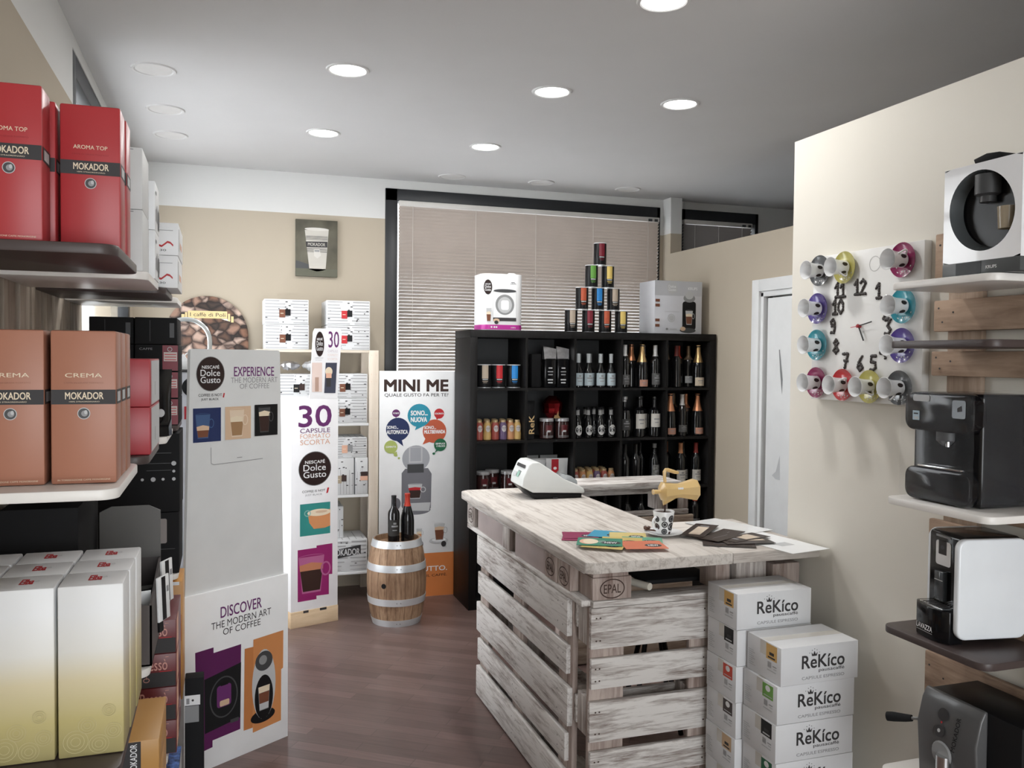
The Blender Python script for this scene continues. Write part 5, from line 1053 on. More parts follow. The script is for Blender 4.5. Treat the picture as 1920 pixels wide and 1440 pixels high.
# worktop: two slabs of boards
WZ0, WZ1 = 0.945, 0.985
m = MB(); m.prism([(1.18, 2.64), (1.72, 2.64), (1.72, 4.30), (1.20, 4.30), (1.162, 4.27), (1.157, 2.66)], 'z', WZ0, WZ1, wtop, bev=0.005); m.build('worktop', t, label='pale scuffed worktop slab along the left')
m = MB(); m.box(1.722, 2.09, 2.642, 3.22, WZ0, WZ1, wood('worktop_wash_x', (0.62, 0.58, 0.54), (0.30, 0.255, 0.225), 'x', 22, long=0.07, lo=0.27, hi=0.55), 0.005); m.build('worktop', t, label='pale scuffed worktop slab across the front')
# back counter
t = thing('back_counter', 'whitewashed pallet counter standing behind the till in front of the bottle shelf', 'counter', (0, 0, 0))
QX0, QX1, QY = 1.74, 2.50, 4.30
m = MB(); m.box(QX0, QX1-0.06, QY-0.03, QY+0.22, 0.955, 0.99, wwx, 0.004); m.build('worktop', t)
m = MB(); m.box(QX0, QX1-0.02, QY, QY+0.1, 0.922, 0.954, wwx, 0.003); m.build('top_board', t)
m = MB(); m.box(QX0, QX1, QY-0.005, QY+0.02, 0.80, 0.828, wwx, 0.003); m.build('base_board', t)
for x in (QX0+0.02, QX0+0.60-0.04, QX1-0.135):
    m = MB(); m.box(x, x+0.135, QY, QY+0.11, 0.829, 0.921, wwz, 0.004); m.build('spacer_block', t)
for z0, z1_ in ((0.655, 0.795), (0.50, 0.60), (0.32, 0.46), (0.18, 0.28), (0.005, 0.15)):
    m = MB(); m.box(QX0, QX1+0.03, QY-0.01, QY+0.012, z0, z1_, wood('raw_pallet_x', (0.52, 0.43, 0.35), (0.22, 0.16, 0.12), 'x', 12, lo=0.3, hi=0.62), 0.003); m.build('deck_board', t)
for x in (QX0, QX0+0.31, QX1-0.13):
    m = MB(); m.box(x, x+0.135, QY+0.013, QY+0.11, 0.0, 0.799, blk, 0.004); m.build('post_block', t)
# stool behind the counter, black flat box and paper roll inside the counter
t = thing('bar_stool', 'black legged stool with a pale round seat seen through the counter slats', 'stool', (1.86, 3.50, 0))
m = MB(); m.lathe([(0.001, 0.41), (0.09, 0.41), (0.10, 0.42), (0.10, 0.435), (0.09, 0.445), (0.001, 0.445)], lgrey, seg=24); m.build('seat', t)
for a in (0.5, 2.1, 3.7, 5.2): m = MB(); m.tube([(0.06*math.cos(a), 0.06*math.sin(a), 0.41), (0.16*math.cos(a), 0.16*math.sin(a), 0.0)], 0.012, black, 8); m.build('leg', t)
t = thing('flat_box', 'flat black box with a small glowing orange mark inside the counter opening', 'flat box', (1.50, 2.88, 0.826))
m = MB(); m.box(0, 0.29, 0, 0.2, 0, 0.016, blackm, 0.003); m.build('body', t)
m = MB(); m.frame((0, 0, 0.016), (1, 0, 0), (0, 1, 0)); m.disc(0.20, 0.16, 0.02, 0.012, mat('orange_glow', (0.8, 0.25, 0.1), 0.5, emit=(0.9, 0.22, 0.08), estr=0.8), 0.0004); m.ring(0.20, 0.16, 0.028, 0.018, 0.003, brown, 0.0004); m.build('glowing_mark', t)
m = MB(); m.tube([(1.385, 3.03, 0.842), (1.475, 2.80, 0.842)], 0.0135, mat('roll_paper', (0.66, 0.62, 0.54), 0.6), 16); one('paper_roll', m, 'cream paper roll beside the flat black box inside the counter opening', 'paper roll')
# ------------------------------------------------------------------ things on the counter
TZ = WZ1+0.0012
# cash register
t = thing('cash_register', 'white cash register with sloping back and black base on the counter', 'cash register', (1.424, 3.915, TZ), math.radians(-3))
regw = mat('register_white', (0.70, 0.72, 0.71), 0.35)
m = MB(); m.prism([(-0.055, 0.062), (-0.05, 0.10), (-0.02, 0.165), (-0.005, 0.178), (0.03, 0.18), (0.05, 0.168), (0.16, 0.095), (0.24, 0.058), (0.262, 0.045), (0.268, 0.028), (0.262, 0.022), (0.0, 0.032)], 'y', 0.0, 0.215, regw, bev=0.006, seg=3); m.build('case', t)
m = MB(); m.prism([(-0.045, 0.055), (0.0, 0.028), (0.255, 0.019), (0.25, 0.0), (0.01, 0.0)], 'y', 0.006, 0.209, black, bev=0.003); m.build('base', t, label='black base')
m = MB(); e1 = Vector((-0.0505, 0, 0.10)); e2 = Vector((-0.0205, 0, 0.165)); v = (e2-e1).normalized()
m.frame((-0.0525, 0.215, 0.10), (0, -1, 0), v); m.rect(0.035, 0.175, 0.0505, 0.067, ink, 0.0014, rr=0.004); m.rect(0.10, 0.14, 0.028, 0.034, inkgrey, 0.0014); m.rect(0.03, 0.09, 0.0, 0.022, lgrey, 0.0014); m.rect(0.10, 0.135, 0.0, 0.03, mat('mint_sticker', (0.30, 0.50, 0.42), 0.5), 0.0014); m.build('display_panel', t, label='customer display and stickers')
m = MB(); m.prism([(0.185, 0.084), (0.19, 0.104), (0.215, 0.10), (0.243, 0.08), (0.247, 0.058)], 'y', 0.05, 0.165, mat('clear_grey_plastic', (0.35, 0.37, 0.38), 0.15), bev=0.003); m.build('paper_cover', t, label='clear grey paper cover')
m = MB(); m.box(0.10, 0.125, -0.006, 0.0, 0.0, 0.006, ink, 0.001); m.build('cable_notch', t)
# flyers
def flyer(label, cx, cy, w, h, a, col, z, art=None, grp='coloured capsule flyers'):
    t = thing('flyer', label, 'flyer', (cx, cy, TZ+z), a, grp)
    m = MB(); m.box(-w/2, w/2, -h/2, h/2, 0, 0.0012, col); m.frame((0, 0, 0.0012), (1, 0, 0), (0, 1, 0)); m.build('card', t)
    m = MB(); m.frame((0, 0, 0.0012), (1, 0, 0), (0, 1, 0)); (art or f_art)(m, w, h); m.build('print', t); return t
def f_art(m, w, h): m.disc(w*0.22, -h*0.1, w*0.2, h*0.2, ink, 0.0003); m.text('NEW', w*0.1, w*0.34, -h*0.2, 0, white, 0.02, h=0.0005)
def f_green(m, w, h): m.disc(-w*0.25, 0.0, w*0.2, h*0.36, peach, 0.0002); m.disc(-w*0.2, 0.0, w*0.17, h*0.32, cream, 0.0003); m.text('GUSTO', -w*0.02, w*0.12, -h*0.1, h*0.15, lgrey, h=0.0004); f_art(m, w*1.12, h)
fteal = mat('flyer_teal', (0.035, 0.22, 0.14), 0.45); fplum = mat('flyer_plum', (0.24, 0.015, 0.075), 0.45); fblue = mat('flyer_blue', (0.05, 0.30, 0.46), 0.45); fyel = mat('flyer_yellow', (0.62, 0.50, 0.20), 0.45); fyel2 = mat('flyer_ochre', (0.56, 0.42, 0.14), 0.45); fora = mat('flyer_orange', (0.60, 0.17, 0.09), 0.45); fjade = mat('flyer_jade', (0.13, 0.36, 0.24), 0.45)
flyer('plum coloured flyer lying lower in the colourful fan', 1.296, 3.03, 0.135, 0.125, -0.45, fplum, 0.0)
flyer('plum coloured flyer with a dark oval, at the left end of the fan', 1.31, 3.062, 0.135, 0.12, -0.32, fplum, 0.0015)
flyer('blue flyer at the back of the colourful fan', 1.415, 3.045, 0.13, 0.125, -0.65, fblue, 0.003)
flyer('pale yellow flyer at the back right of the colourful fan', 1.475, 2.985, 0.14, 0.125, -0.42, fyel, 0.0045)
flyer('jade green flyer at the right of the fan beside the saucer', 1.485, 2.885, 0.15, 0.125, -0.45, fjade, 0.006)
flyer('ochre flyer in the middle of the fan, mostly covered', 1.405, 2.895, 0.15, 0.13, -0.5, fyel2, 0.0075)
flyer('ochre flyer under the front green flyer', 1.315, 2.85, 0.15, 0.13, -0.62, fyel2, 0.009)
flyer('orange flyer at the front right corner of the fan', 1.445, 2.80, 0.155, 0.13, -0.22, fora, 0.0105)
flyer('deep green flyer with a round picture, frontmost of the fan', 1.312, 2.885, 0.165, 0.13, -0.45, fteal, 0.012, f_green)
# saucer, spoon with bow, mug, tilted moka pot
SX, SY = 1.628, 2.985
t = thing('saucer', 'white saucer under the patterned mug', 'saucer', (SX, SY, TZ))
m = MB(); m.lathe([(0.001, 0.004), (0.03, 0.003), (0.032, 0.0), (0.038, 0.0), (0.06, 0.007), (0.074, 0.013), (0.0745, 0.0145), (0.06, 0.0095), (0.036, 0.0055), (0.001, 0.006)], white2, seg=40, caps=False); m.build('dish', t)
t = thing('coffee_mug', 'white mug with black round prints on the counter', 'mug', (SX, SY, TZ+0.0068))
m = MB(); MR = lambda z: 0.0285+0.0135*(z/0.088)
m.lathe([(0.001, 0.0), (0.027, 0.0), (MR(0.003), 0.003), (MR(0.044), 0.044), (MR(0.086), 0.086), (MR(0.088)-0.001, 0.0885), (MR(0.088)-0.003, 0.086), (MR(0.08)-0.003, 0.078), (0.001, 0.078)], white2, seg=36, caps=False); m.build('cup', t)
m = MB()
def cdisc(a, z, r, c, d=0.0006):
    P = []
    for k in range(22):
        q = 2*PI*k/22; zz = z+r*math.sin(q); R_ = MR(zz)+d; aa = a+r*math.cos(q)/R_; P.append((R_*math.cos(aa), R_*math.sin(aa), zz))
    R_ = MR(z)+d; P.append((R_*math.cos(a), R_*math.sin(a), z)); m.add(P, [(k, (k+1) % 22, 22) for k in range(22)], c)
base = -PI/2+0.25
for a, z, r, c in ((-0.72, 0.062, 0.009, inkgrey), (-0.62, 0.040, 0.0125, ink), (-0.65, 0.013, 0.0115, dgrey), (0.12, 0.062, 0.014, ink), (0.22, 0.031, 0.0155, ink), (0.1, 0.006, 0.0055, brownd), (1.0, 0.05, 0.013, ink), (1.1, 0.018, 0.012, brownd), (1.9, 0.06, 0.012, ink), (2.0, 0.025, 0.014, dgrey), (-1.5, 0.06, 0.012, ink), (-1.6, 0.03, 0.013, brownd), (-2.4, 0.05, 0.013, ink), (2.8, 0.03, 0.014, ink)):
    cdisc(base+a, z, r, c)
    if r > 0.011: cdisc(base+a, z, r*0.62, white if c == ink and a == -0.62 else inkgrey, 0.0009); cdisc(base+a, z, r*0.5, c, 0.0012)
m.build('round_prints', t)
m = MB(); m.tube([(-0.031+0.0, 0.0, 0.068)]+[(-0.036-0.02*math.sin(PI*k/8), 0, 0.044+0.024*math.cos(PI*k/8)) for k in range(9)]+[(-0.030, 0, 0.02)], 0.0045, white2, 10, M=Matrix.Rotation(0.25, 4, 'Z')); m.build('handle', t)
m = MB(); m.lathe([(0.001, 0.0795), (0.0372, 0.0795), (0.036, 0.0815), (0.001, 0.083)], brownd, seg=24, caps=False); m.build('coffee', t)
pot = mat('pot_yellow', (0.66, 0.46, 0.20), 0.3, coat=0.3)
t = thing('moka_pot', 'pale yellow moka pot tipped sideways, pouring a dark stream into the mug', 'coffee pot', (1.69, SY, 1.158)); t.rotation_euler = (0, math.radians(-91), 0)
# local z runs from base (negative) to rim (positive); tipped so the rim points left
m = MB(); m.lathe([(0.001, -0.076), (0.042, -0.076), (0.0435, -0.070), (0.029, -0.006), (0.029, 0.006), (0.036, 0.055), (0.0385, 0.068), (0.034, 0.071), (0.012, 0.078), (0.001, 0.079)], pot, seg=8, rot=PI/8); m.build('body', t, sharp=0.3)
m = MB(); m.lathe([(0.007, 0.076), (0.0065, 0.086), (0.009, 0.092), (0.0085, 0.104), (0.011, 0.108), (0.010, 0.111), (0.001, 0.112)], pot, seg=12); m.build('lid_knob', t)
m = MB(); m.add([(-0.030, -0.012, 0.066), (-0.030, 0.012, 0.066), (-0.029, -0.014, 0.02), (-0.029, 0.014, 0.02), (-0.055, 0.0, 0.066), (-0.052, 0.0, 0.058)], [(0, 4, 1), (0, 2, 5, 4), (1, 4, 5, 3), (2, 3, 5), (0, 1, 3, 2)], pot); m.build('spout', t)
m = MB(); m.tube([(0.036, 0, 0.058), (0.06, 0, 0.060), (0.076, 0, 0.060), (0.084, 0, 0.054), (0.083, 0, 0.045), (0.073, 0, 0.015), (0.070, 0, 0.0)], [0.0065, 0.0065, 0.0075, 0.0075, 0.0075, 0.007, 0.006], pot, 8); m.build('handle', t)
m = MB()
for k, z in enumerate((0.012, 0.004, -0.004)): m.lathe([(0.0045, 0), (0.0045, 0.0012), (0.001, 0.0018)], white2, seg=10, M=Matrix.Translation((0.012, -0.0265-0.004*abs(k-1)*0, z)) @ Matrix.Rotation(PI/2, 4, 'X'))
m.build('painted_glint', t)  # white dots laid on the pot as painted highlights
m = MB(); m.tube([(-0.053, 0.0, 0.058), (-0.06, 0.002, 0.057), (-0.075, -0.003, 0.060), (-0.0805, 0.001, 0.060)], [0.005, 0.0045, 0.0035, 0.004], brownd, 8); m.build('coffee_stream', t, label='dark twisting coffee stream')
t = thing('ribbon_spoon', 'small spoon tied with a dark brown ribbon bow on the saucer edge', 'spoon', (1.572, 3.03, TZ+0.016), -0.6)
m = MB(); m.tube([(0.0, 0, 0), (0.045, -0.004, -0.0005)], [0.003, 0.004], mat('ribbon_brown', (0.10, 0.05, 0.035), 0.5), 8); m.build('handle', t)
m = MB()
for q in (0.6, 2.4, 4.2): m.lathe([(0.001, 0), (0.006, 0.004), (0.007, 0.012), (0.001, 0.018)], MATS['ribbon_brown'], seg=8, M=Matrix.Translation((0.006, 0, 0.004)) @ Matrix.Rotation(q, 4, 'Z') @ Matrix.Rotation(1.2, 4, 'Y'))
m.build('bow', t)
# brown flyers and white sheets
fbr = mat('flyer_brown', (0.035, 0.022, 0.018), 0.4); fbe = mat('flyer_beige', (0.60, 0.50, 0.40), 0.5)
def f_br(m, w, h): m.rect(-w*0.12, w*0.28, -h*0.36, h*0.36, fbe, 0.0003); m.rect(-w*0.3, -w*0.22, -h*0.2, h*0.1, inkgrey, 0.0003)
def f_br2(m, w, h): m.rect(-w*0.3, w*0.3, -h*0.02, h*0.02, inkgrey, 0.0003)
gb2 = 'dark brown leaflets'
flyer('white sheet of paper under the brown leaflets, front corner over the counter edge', 1.960, 2.835, 0.185, 0.52, 0.17, white, 0.0, lambda m, w, h: m.rect(-w*0.2, w*0.15, -h*0.3, -h*0.2, lgrey, 0.0002), 'white sheets')
flyer('white sheet of paper lying farthest back on the counter', 1.965, 3.06, 0.19, 0.30, 0.3, white2, 0.0015, lambda m, w, h: m.rect(-w*0.2, w*0.1, -h*0.1, -h*0.09, lgrey, 0.0002), 'white sheets')
flyer('dark brown leaflet lowest at the front of the pile', 1.775, 2.755, 0.19, 0.075, -0.5, fbr, 0.003, f_br2, gb2)
flyer('dark brown leaflet pointing right from the middle of the pile', 1.835, 2.90, 0.25, 0.09, 0.60, fbr, 0.0045, f_br2, gb2)
flyer('dark brown leaflet at the right front of the pile with a thin beige strip', 1.86, 2.765, 0.19, 0.08, -0.15, fbr, 0.006, lambda m, w, h: m.rect(-w*0.05, w*0.4, h*0.1, h*0.36, fbe, 0.0003), gb2)
flyer('dark brown leaflet with a beige window at the right of the pile', 1.885, 2.825, 0.20, 0.09, 0.28, fbr, 0.0075, f_br, gb2)
flyer('dark brown leaflet lying on top in the middle of the pile', 1.80, 2.855, 0.17, 0.09, 0.45, fbr, 0.009, f_br2, gb2)
flyer('dark brown leaflet at the left end of the pile, with a long beige window', 1.787, 2.982, 0.265, 0.092, 0.80, fbr, 0.0105, lambda m, w, h: (m.rect(-w*0.36, w*0.26, -h*0.24, h*0.24, fbe, 0.0003), m.rect(w*0.30, w*0.35, -h*0.2, h*0.2, inkgrey, 0.0003)), gb2)
# ------------------------------------------------------------------ stacked cartons before the counter
rk = mat('rekico_card', (0.70, 0.71, 0.73), 0.45)
def rekico(label, loc, tagm, oval=None, rz=0.0):
    W, D, H = 0.300, 0.187, 0.1240
    t = thing('capsule_carton', label, 'carton', loc, rz, 'white capsule cartons stacked at the counter')
    m = MB(); m.box(0, W, 0, D, 0, H, rk, 0.002, 2); m.frame((0, 0, H), (1, 0, 0), (0, 1, 0)); m.rect(0.003, W-0.003, D*0.40, D*0.60, mat('clear_tape', (0.62, 0.60, 0.56), 0.2), 0.0003); m.rect(0.003, W-0.003, D*0.499, D*0.501, inkgrey, 0.0005); m.frame((0, D, 0), (0, -1, 0), (0, 0, 1)); m.rect(D*0.40, D*0.60, H*0.62, H-0.002, MATS['clear_tape'], 0.0003); m.build('carton', t)
    m = MB(); m.frame((0, 0, 0), (1, 0, 0), (0, 0, 1))
    m.text('ReKíco', 0.080, 0.245, 0.050, 0.092, ink, 0.035); m.text('pausacaffé', 0.145, 0.245, 0.033, 0.047, ink, 0.01); m.text('CAPSULE ESPRESSO', 0.080, 0.245, 0.014, 0.024, inkgrey, 0.004)
    m.poly([(0.118, 0.089), (0.136, 0.089), (0.139, 0.102), (0.132, 0.094), (0.127, 0.106), (0.122, 0.094), (0.115, 0.102)], ink)
    for u, v in ((0.108, 0.1), (0.118, 0.108), (0.127, 0.112), (0.136, 0.108), (0.146, 0.1)): m.disc(u, v, 0.0015, 0.0015, ink, n=8)
    m.build('front_print', t)
    m = MB(); m.frame((0, D, 0), (0, -1, 0), (0, 0, 1)); m.rect(0.108, 0.166, 0.070, H-0.004 if oval is None else 0.116, tagm)
    if oval: m.disc(0.137, 0.102, 0.013, 0.010, white); m.rect(0.115, 0.16, 0.076, 0.079, lgrey)
    else: m.rect(0.125, 0.15, 0.085, 0.095, ink); m.rect(0.118, 0.156, 0.075, 0.08, ink if tagm != black else lgrey)
    for k in range(7): m.rect(0.118+0.003*k, 0.1195+0.003*k, 0.044, 0.063, inkgrey)
    m.rect(0.146, 0.166, 0.052, 0.055, inkgrey); m.rect(0.15, 0.166, 0.044, 0.047, lgrey); m.rect(0.116, 0.164, 0.034, 0.037, lgrey)
    for k in range(8): m.rect(0.012, 0.05-0.008*(k % 3), 0.022+0.007*k, 0.0245+0.007*k, lgrey)
    m.build('side_label', t)
    return t
tamber = mat('tag_amber', (0.68, 0.42, 0.14), 0.5); tred = mat('tag_red', (0.62, 0.07, 0.04), 0.45); tgrn = mat('tag_green', (0.16, 0.38, 0.07), 0.45); tdk = mat('tag_dark', (0.035, 0.02, 0.02), 0.45); tbe = mat('tag_beige', (0.60, 0.42, 0.26), 0.5)
HS = 0.125
left = [(tbe, None, 'lowest'), (tgrn, 1, 'second from the floor'), (tbe, None, 'third from the floor, beige tag'), (tdk, 1, 'dark brown tag'), (tred, 1, 'bright red tag'), (black, None, 'black tag'), (tamber, None, 'topmost, amber tag')]
for k, (c, o_, lb) in enumerate(left): rekico('white capsule carton in the back stack against the counter, %s' % lb, (1.656+0.002*(k % 2), 2.514, HS*k+0.001), c, o_)
right = [(tbe, None, 'lowest'), (tred, 1, 'second from the floor'), (dgreen, 1, 'third from the floor, dark green tag'), (black, None, 'black tag'), (tgrn, 1, 'bright green tag'), (tamber, None, 'topmost, amber tag')]
for k, (c, o_, lb) in enumerate(right): rekico('white capsule carton in the front stack, %s' % lb, (1.681-0.003*(k % 2)+(0.012 if k == 5 else 0), 2.318-(0.004 if k == 5 else 0), HS*k+0.001), c, o_)
# ------------------------------------------------------------------ wall clock with cups
CX0 = KX-0.03
t = thing('wall_clock', 'large square white wall clock with coloured cups and saucers and coffee bean numerals', 'clock', (0, 0, 0))
clockw = mat('clock_white', (0.80, 0.80, 0.785), 0.4)
m = MB(); m.box(CX0, KX-0.001, 2.152, 2.686, 1.530, 2.050, clockw, 0.002); m.build('board', t)
bean = mat('roasted_bean', (0.03, 0.022, 0.02), 0.45)
NUM = {'1': [(0, .75), (.35, 1), (.35, .5), (.35, 0), (0, 0), (.7, 0)], '2': [(0, .8), (.35, 1), (.7, .75), (.35, .4), (0, 0), (.7, 0)], '3': [(0, 1), (.7, 1), (.3, .6), (.7, .3), (.4, 0), (0, .05)], '4': [(.7, 0), (.6, .4), (.5, 1), (0, .35), (.8, .3)], '5': [(.7, 1), (.1, 1), (.05, .6), (.6, .55), (.7, .2), (.4, 0), (0, .05)], '6': [(.6, 1), (.15, .6), (.0, .25), (.35, 0), (.7, .2), (.45, .45), (.1, .35)], '7': [(0, 1), (.7, 1), (.45, .5), (.25, 0)], '8': [(.35, .5), (.05, .75), (.35, 1), (.65, .75), (.35, .5), (0, .22), (.35, 0), (.7, .22), (.35, .5)], '9': [(.65, .6), (.2, .5), (.05, .8), (.4, 1), (.65, .75), (.65, .3), (.5, 0), (.1, .02)], '0': [(.35, 1), (.0, .7), (.0, .3), (.35, 0), (.7, .3), (.7, .7), (.35, 1)]}
NUM['1'] = [(0, .7), (.35, 1), (.35, .66), (.35, .33), (.35, 0)]
def beans(m, s, yc, zc, h):
    w_ = 0.6*h; tot = len(s)*w_
    for i, ch in enumerate(s):
        pts = NUM[ch]; strokes = [pts]
        if ch == '1': strokes.append([(0.05, 0), (.65, 0)])
        if ch == '7': strokes.append([(.2, .5), (.65, .5)])
        for st in strokes:
            L = 0; out = []
            for (x0, y0), (x1, y1) in zip(st[:-1], st[1:]):
                d_ = math.hypot(x1-x0, y1-y0)*h; n = max(1, round(d_/0.0082))
                out += [(x0+(x1-x0)*k/n, y0+(y1-y0)*k/n) for k in range(n)]
            out.append(st[-1])
            for x, y in out:
                yy = yc+tot/2-(i*w_+x*h*0.72); zz = zc-h/2+y*h; a = rnd.random()*3
                m.lathe([(0.001, 0), (0.0040, 0.0004), (0.0046, 0.002), (0.003, 0.0038), (0.001, 0.0044)], bean, seg=7, M=Matrix.Translation((CX0, yy, zz)) @ Matrix.Rotation(a, 4, 'X') @ Matrix.Diagonal((1, 1.15, 1.5, 1)) @ Matrix.Rotation(-PI/2, 4, 'Y'))
for s, y, z in (('11', 2.532, 1.921), ('12', 2.432, 1.924), ('1', 2.342, 1.905), ('2', 2.307, 1.835), ('3', 2.298, 1.783), ('4', 2.318, 1.705), ('5', 2.362, 1.664), ('6', 2.424, 1.662), ('7', 2.498, 1.671), ('8', 2.549, 1.722), ('9', 2.568, 1.795), ('10', 2.543, 1.862)):
    m = MB(); beans(m, s, y, z, 0.048); m.build('bean_numeral', t)
hubY, hubZ = 2.431, 1.790
def hand(dy, dz, wd, mt, nm, x):
    L = math.hypot(dy, dz); a = math.atan2(dz, dy)
    m = MB(); M_ = Matrix.Translation((CX0-x, hubY, hubZ)) @ Matrix.Rotation(a, 4, 'X'); m.box(-0.0007, 0.0007, -0.008, L, -wd/2, wd/2, mt, M=M_); m.build(nm, t)
hand(-0.066, 0.013, 0.004, ink, 'minute_hand', 0.010); hand(-0.026, -0.050, 0.005, ink, 'hour_hand', 0.008); hand(0.034, -0.004, 0.002, red, 'second_hand', 0.012)
m = MB(); m.lathe([(0.006, 0), (0.006, 0.014), (0.003, 0.015)], redb, seg=14, M=Matrix.Translation((CX0, hubY, hubZ)) @ Matrix.Rotation(-PI/2, 4, 'Y')); m.build('hub', t)
m = MB(); m.frame((CX0, 2.367, 1.997), (0, -1, 0), (0, 0, 1)); m.ring(0, 0, 0.026, 0.026, 0.0022, mat('glue_ring', (0.55, 0.55, 0.54), 0.6), 0.0006); m.build('glue_ring', t, label='bare ring mark where a cup is missing')
sg = {'grey': mat('glaze_grey', (0.075, 0.08, 0.085), 0.2, coat=0.4), 'olive': mat('glaze_olive', (0.44, 0.40, 0.11), 0.2, coat=0.4), 'wine': mat('glaze_wine', (0.24, 0.02, 0.09), 0.2, coat=0.4), 'violet': mat('glaze_violet', (0.085, 0.055, 0.26), 0.2, coat=0.4), 'turquoise': mat('glaze_turquoise', (0.03, 0.26, 0.33), 0.2, coat=0.4), 'red': mat('glaze_red', (0.45, 0.025, 0.03), 0.2, coat=0.4)}
cups = [('grey', 2.640, 1.998, 0.8), ('olive', 2.508, 1.997, -2.4), ('wine', 2.236, 1.995, -0.9), ('violet', 2.648, 1.861, 1.9), ('turquoise', 2.23, 1.848, 1.6), ('turquoise', 2.648, 1.728, 1.9), ('violet', 2.231, 1.722, 1.9), ('wine', 2.647, 1.591, 1.1), ('red', 2.505, 1.587, -1.0), ('olive', 2.372, 1.585, -2.2), ('grey', 2.238, 1.586, 2.7)]
for c, y, z, ha in cups:
    # cup axis points into the room (-x); local z of the lathe = out of the wall
    F = Matrix.Translation((CX0, y-0.004, z)) @ Matrix.Rotation(-PI/2, 4, 'Y')
    m = MB(); m.lathe([(0.001, 0.004), (0.022, 0.004), (0.024, 0.0005), (0.032, 0.0005), (0.050, 0.009), (0.0555, 0.012), (0.056, 0.0135), (0.050, 0.011), (0.03, 0.0045), (0.001, 0.0055)], sg[c], seg=36, M=F, caps=False)
    s_ = m.build('saucer', t, label='%s glazed saucer' % c)
    m = MB()
    for k in range(10):
        a = PI+0.9*(k/9-0.5)*2*0.9+(0.15 if k % 2 else -0.1); rr = 0.046 if k % 3 else 0.038; zz = 0.0088 if k % 3 else 0.0068
        m.lathe([(0.001, 0), (0.0032, 0.0003), (0.001, 0.0012)], white2, seg=8, M=F @ Matrix.Translation((rr*math.cos(a), rr*math.sin(a), zz)), caps=False)
    m.build('dot_print', s_)
    m = MB(); m.lathe([(0.001, 0.006), (0.020, 0.006), (0.0235, 0.009), (0.0245, 0.024), (0.0255, 0.042), (0.029, 0.058), (0.0345, 0.071), (0.0335, 0.0715), (0.0278, 0.057), (0.0235, 0.042), (0.021, 0.02), (0.001, 0.018)], white2, seg=28, M=F, caps=False)
    cup = m.build('cup', s_)
    m = MB(); ca, sa = math.cos(ha), math.sin(ha)
    m.tube([((0.0235+0.021*math.sin(PI*k/10))*ca, (0.0235+0.021*math.sin(PI*k/10))*sa, 0.014+0.033*k/10) for k in range(11)], 0.0032, white2, 8, M=F); m.build('handle', s_)
    m = MB(); rr = 0.025
    for da, q, mt_ in ((0.95, 0.010, bean), (-1.4, 0.011, sg[c] if c in ('violet', 'turquoise') else bean), (2.6, 0.010, bean)):
        pts = []; a0 = PI+da*0.75
        for k in range(16):
            b_ = 2*PI*k/16; R_ = rr+0.0007+0.0006*math.sin(b_); aa = a0+q*0.75*math.cos(b_)/R_; zz = 0.028+q*1.1*math.sin(b_); R_ = 0.0247+max(0, zz-0.014)*0.03+0.0007; pts.append((R_*math.cos(aa), R_*math.sin(aa), zz))
        m.add(pts, [tuple(range(16))], mt_, M=F)
    m.build('painted_patch', s_)
# ------------------------------------------------------------------ pallet boards and shelf boards on the right wall
t = thing('wall_pallet', 'brown wooden pallet boards fixed on the cream wall beside the clock', 'pallet', (KX, 0, 0))
rawy = wood('raw_pallet_y', (0.46, 0.33, 0.24), (0.20, 0.13, 0.09), 'y', 9, long=0.12, lo=0.25, hi=0.65, patch=0.8)
rawz = wood('raw_pallet_z', (0.46, 0.35, 0.27), (0.24, 0.17, 0.12), 'z', 9, long=0.12, lo=0.25, hi=0.65, patch=0.8)
for i, (z0, z1_, y) in enumerate(((1.918, 2.058, 2.070), (1.762, 1.856, 2.070), (1.628, 1.702, 2.076), (1.40, 1.54, 2.07), (1.22, 1.32, 2.07), (1.06, 1.19, 2.07), (0.85, 0.95, 2.07), (0.62, 0.78, 2.073), (0.38, 0.52, 2.07), (0.18, 0.28, 2.07), (0.0, 0.14, 2.07))):
    m = MB(); y += 0.03; m.box(-0.04, -0.02, 1.15, y, z0, z1_, rawy, 0.004); m.frame((-0.04, y, 0), (0, -1, 0), (0, 0, 1))
    for u, v in ((0.02, 0.75), (0.075, 0.6), (0.035, 0.3)): m.disc(u, z0+(z1_-z0)*v, 0.0035, 0.003, ink, 0.0008, n=10)
    m.build('pallet_board', t)
for y in (1.94, 1.62, 1.2):
    m = MB(); m.box(-0.0195, -0.001, y, y+0.125, 0.0, 2.05, rawz, 0.003); m.build('upright_board', t)
def rboard(z, col, label, y0=1.645, y1=2.006, x0=1.80):
    p = round_board(-(KX-0.041), y0, -x0, y1, 0.035); p = [(-x, y) for x, y in p]
    m = MB(); m.prism(p, 'z', z-0.02, z, col, bev=0.003); one('wall_shelf', m, label, 'shelf', 'shelf boards on the right wall')
RW = (1.893, 1.728, 1.285, 0.915)
rboard(RW[0], shelf_white, 'white shelf board on the right wall carrying the white machine with an oval window')
rboard(RW[1], shelf_brown, 'thin brown empty shelf board on the right wall between two white ones')
rboard(RW[2], shelf_white, 'white shelf board on the right wall carrying the black machine in plastic')
rboard(RW[3], shelf_brown, 'brown shelf board on the right wall carrying the white and black machine')
rboard(0.50, shelf_white, 'white shelf board low on the right wall under the grey lever machine')
for z in RW+(0.50,): pass
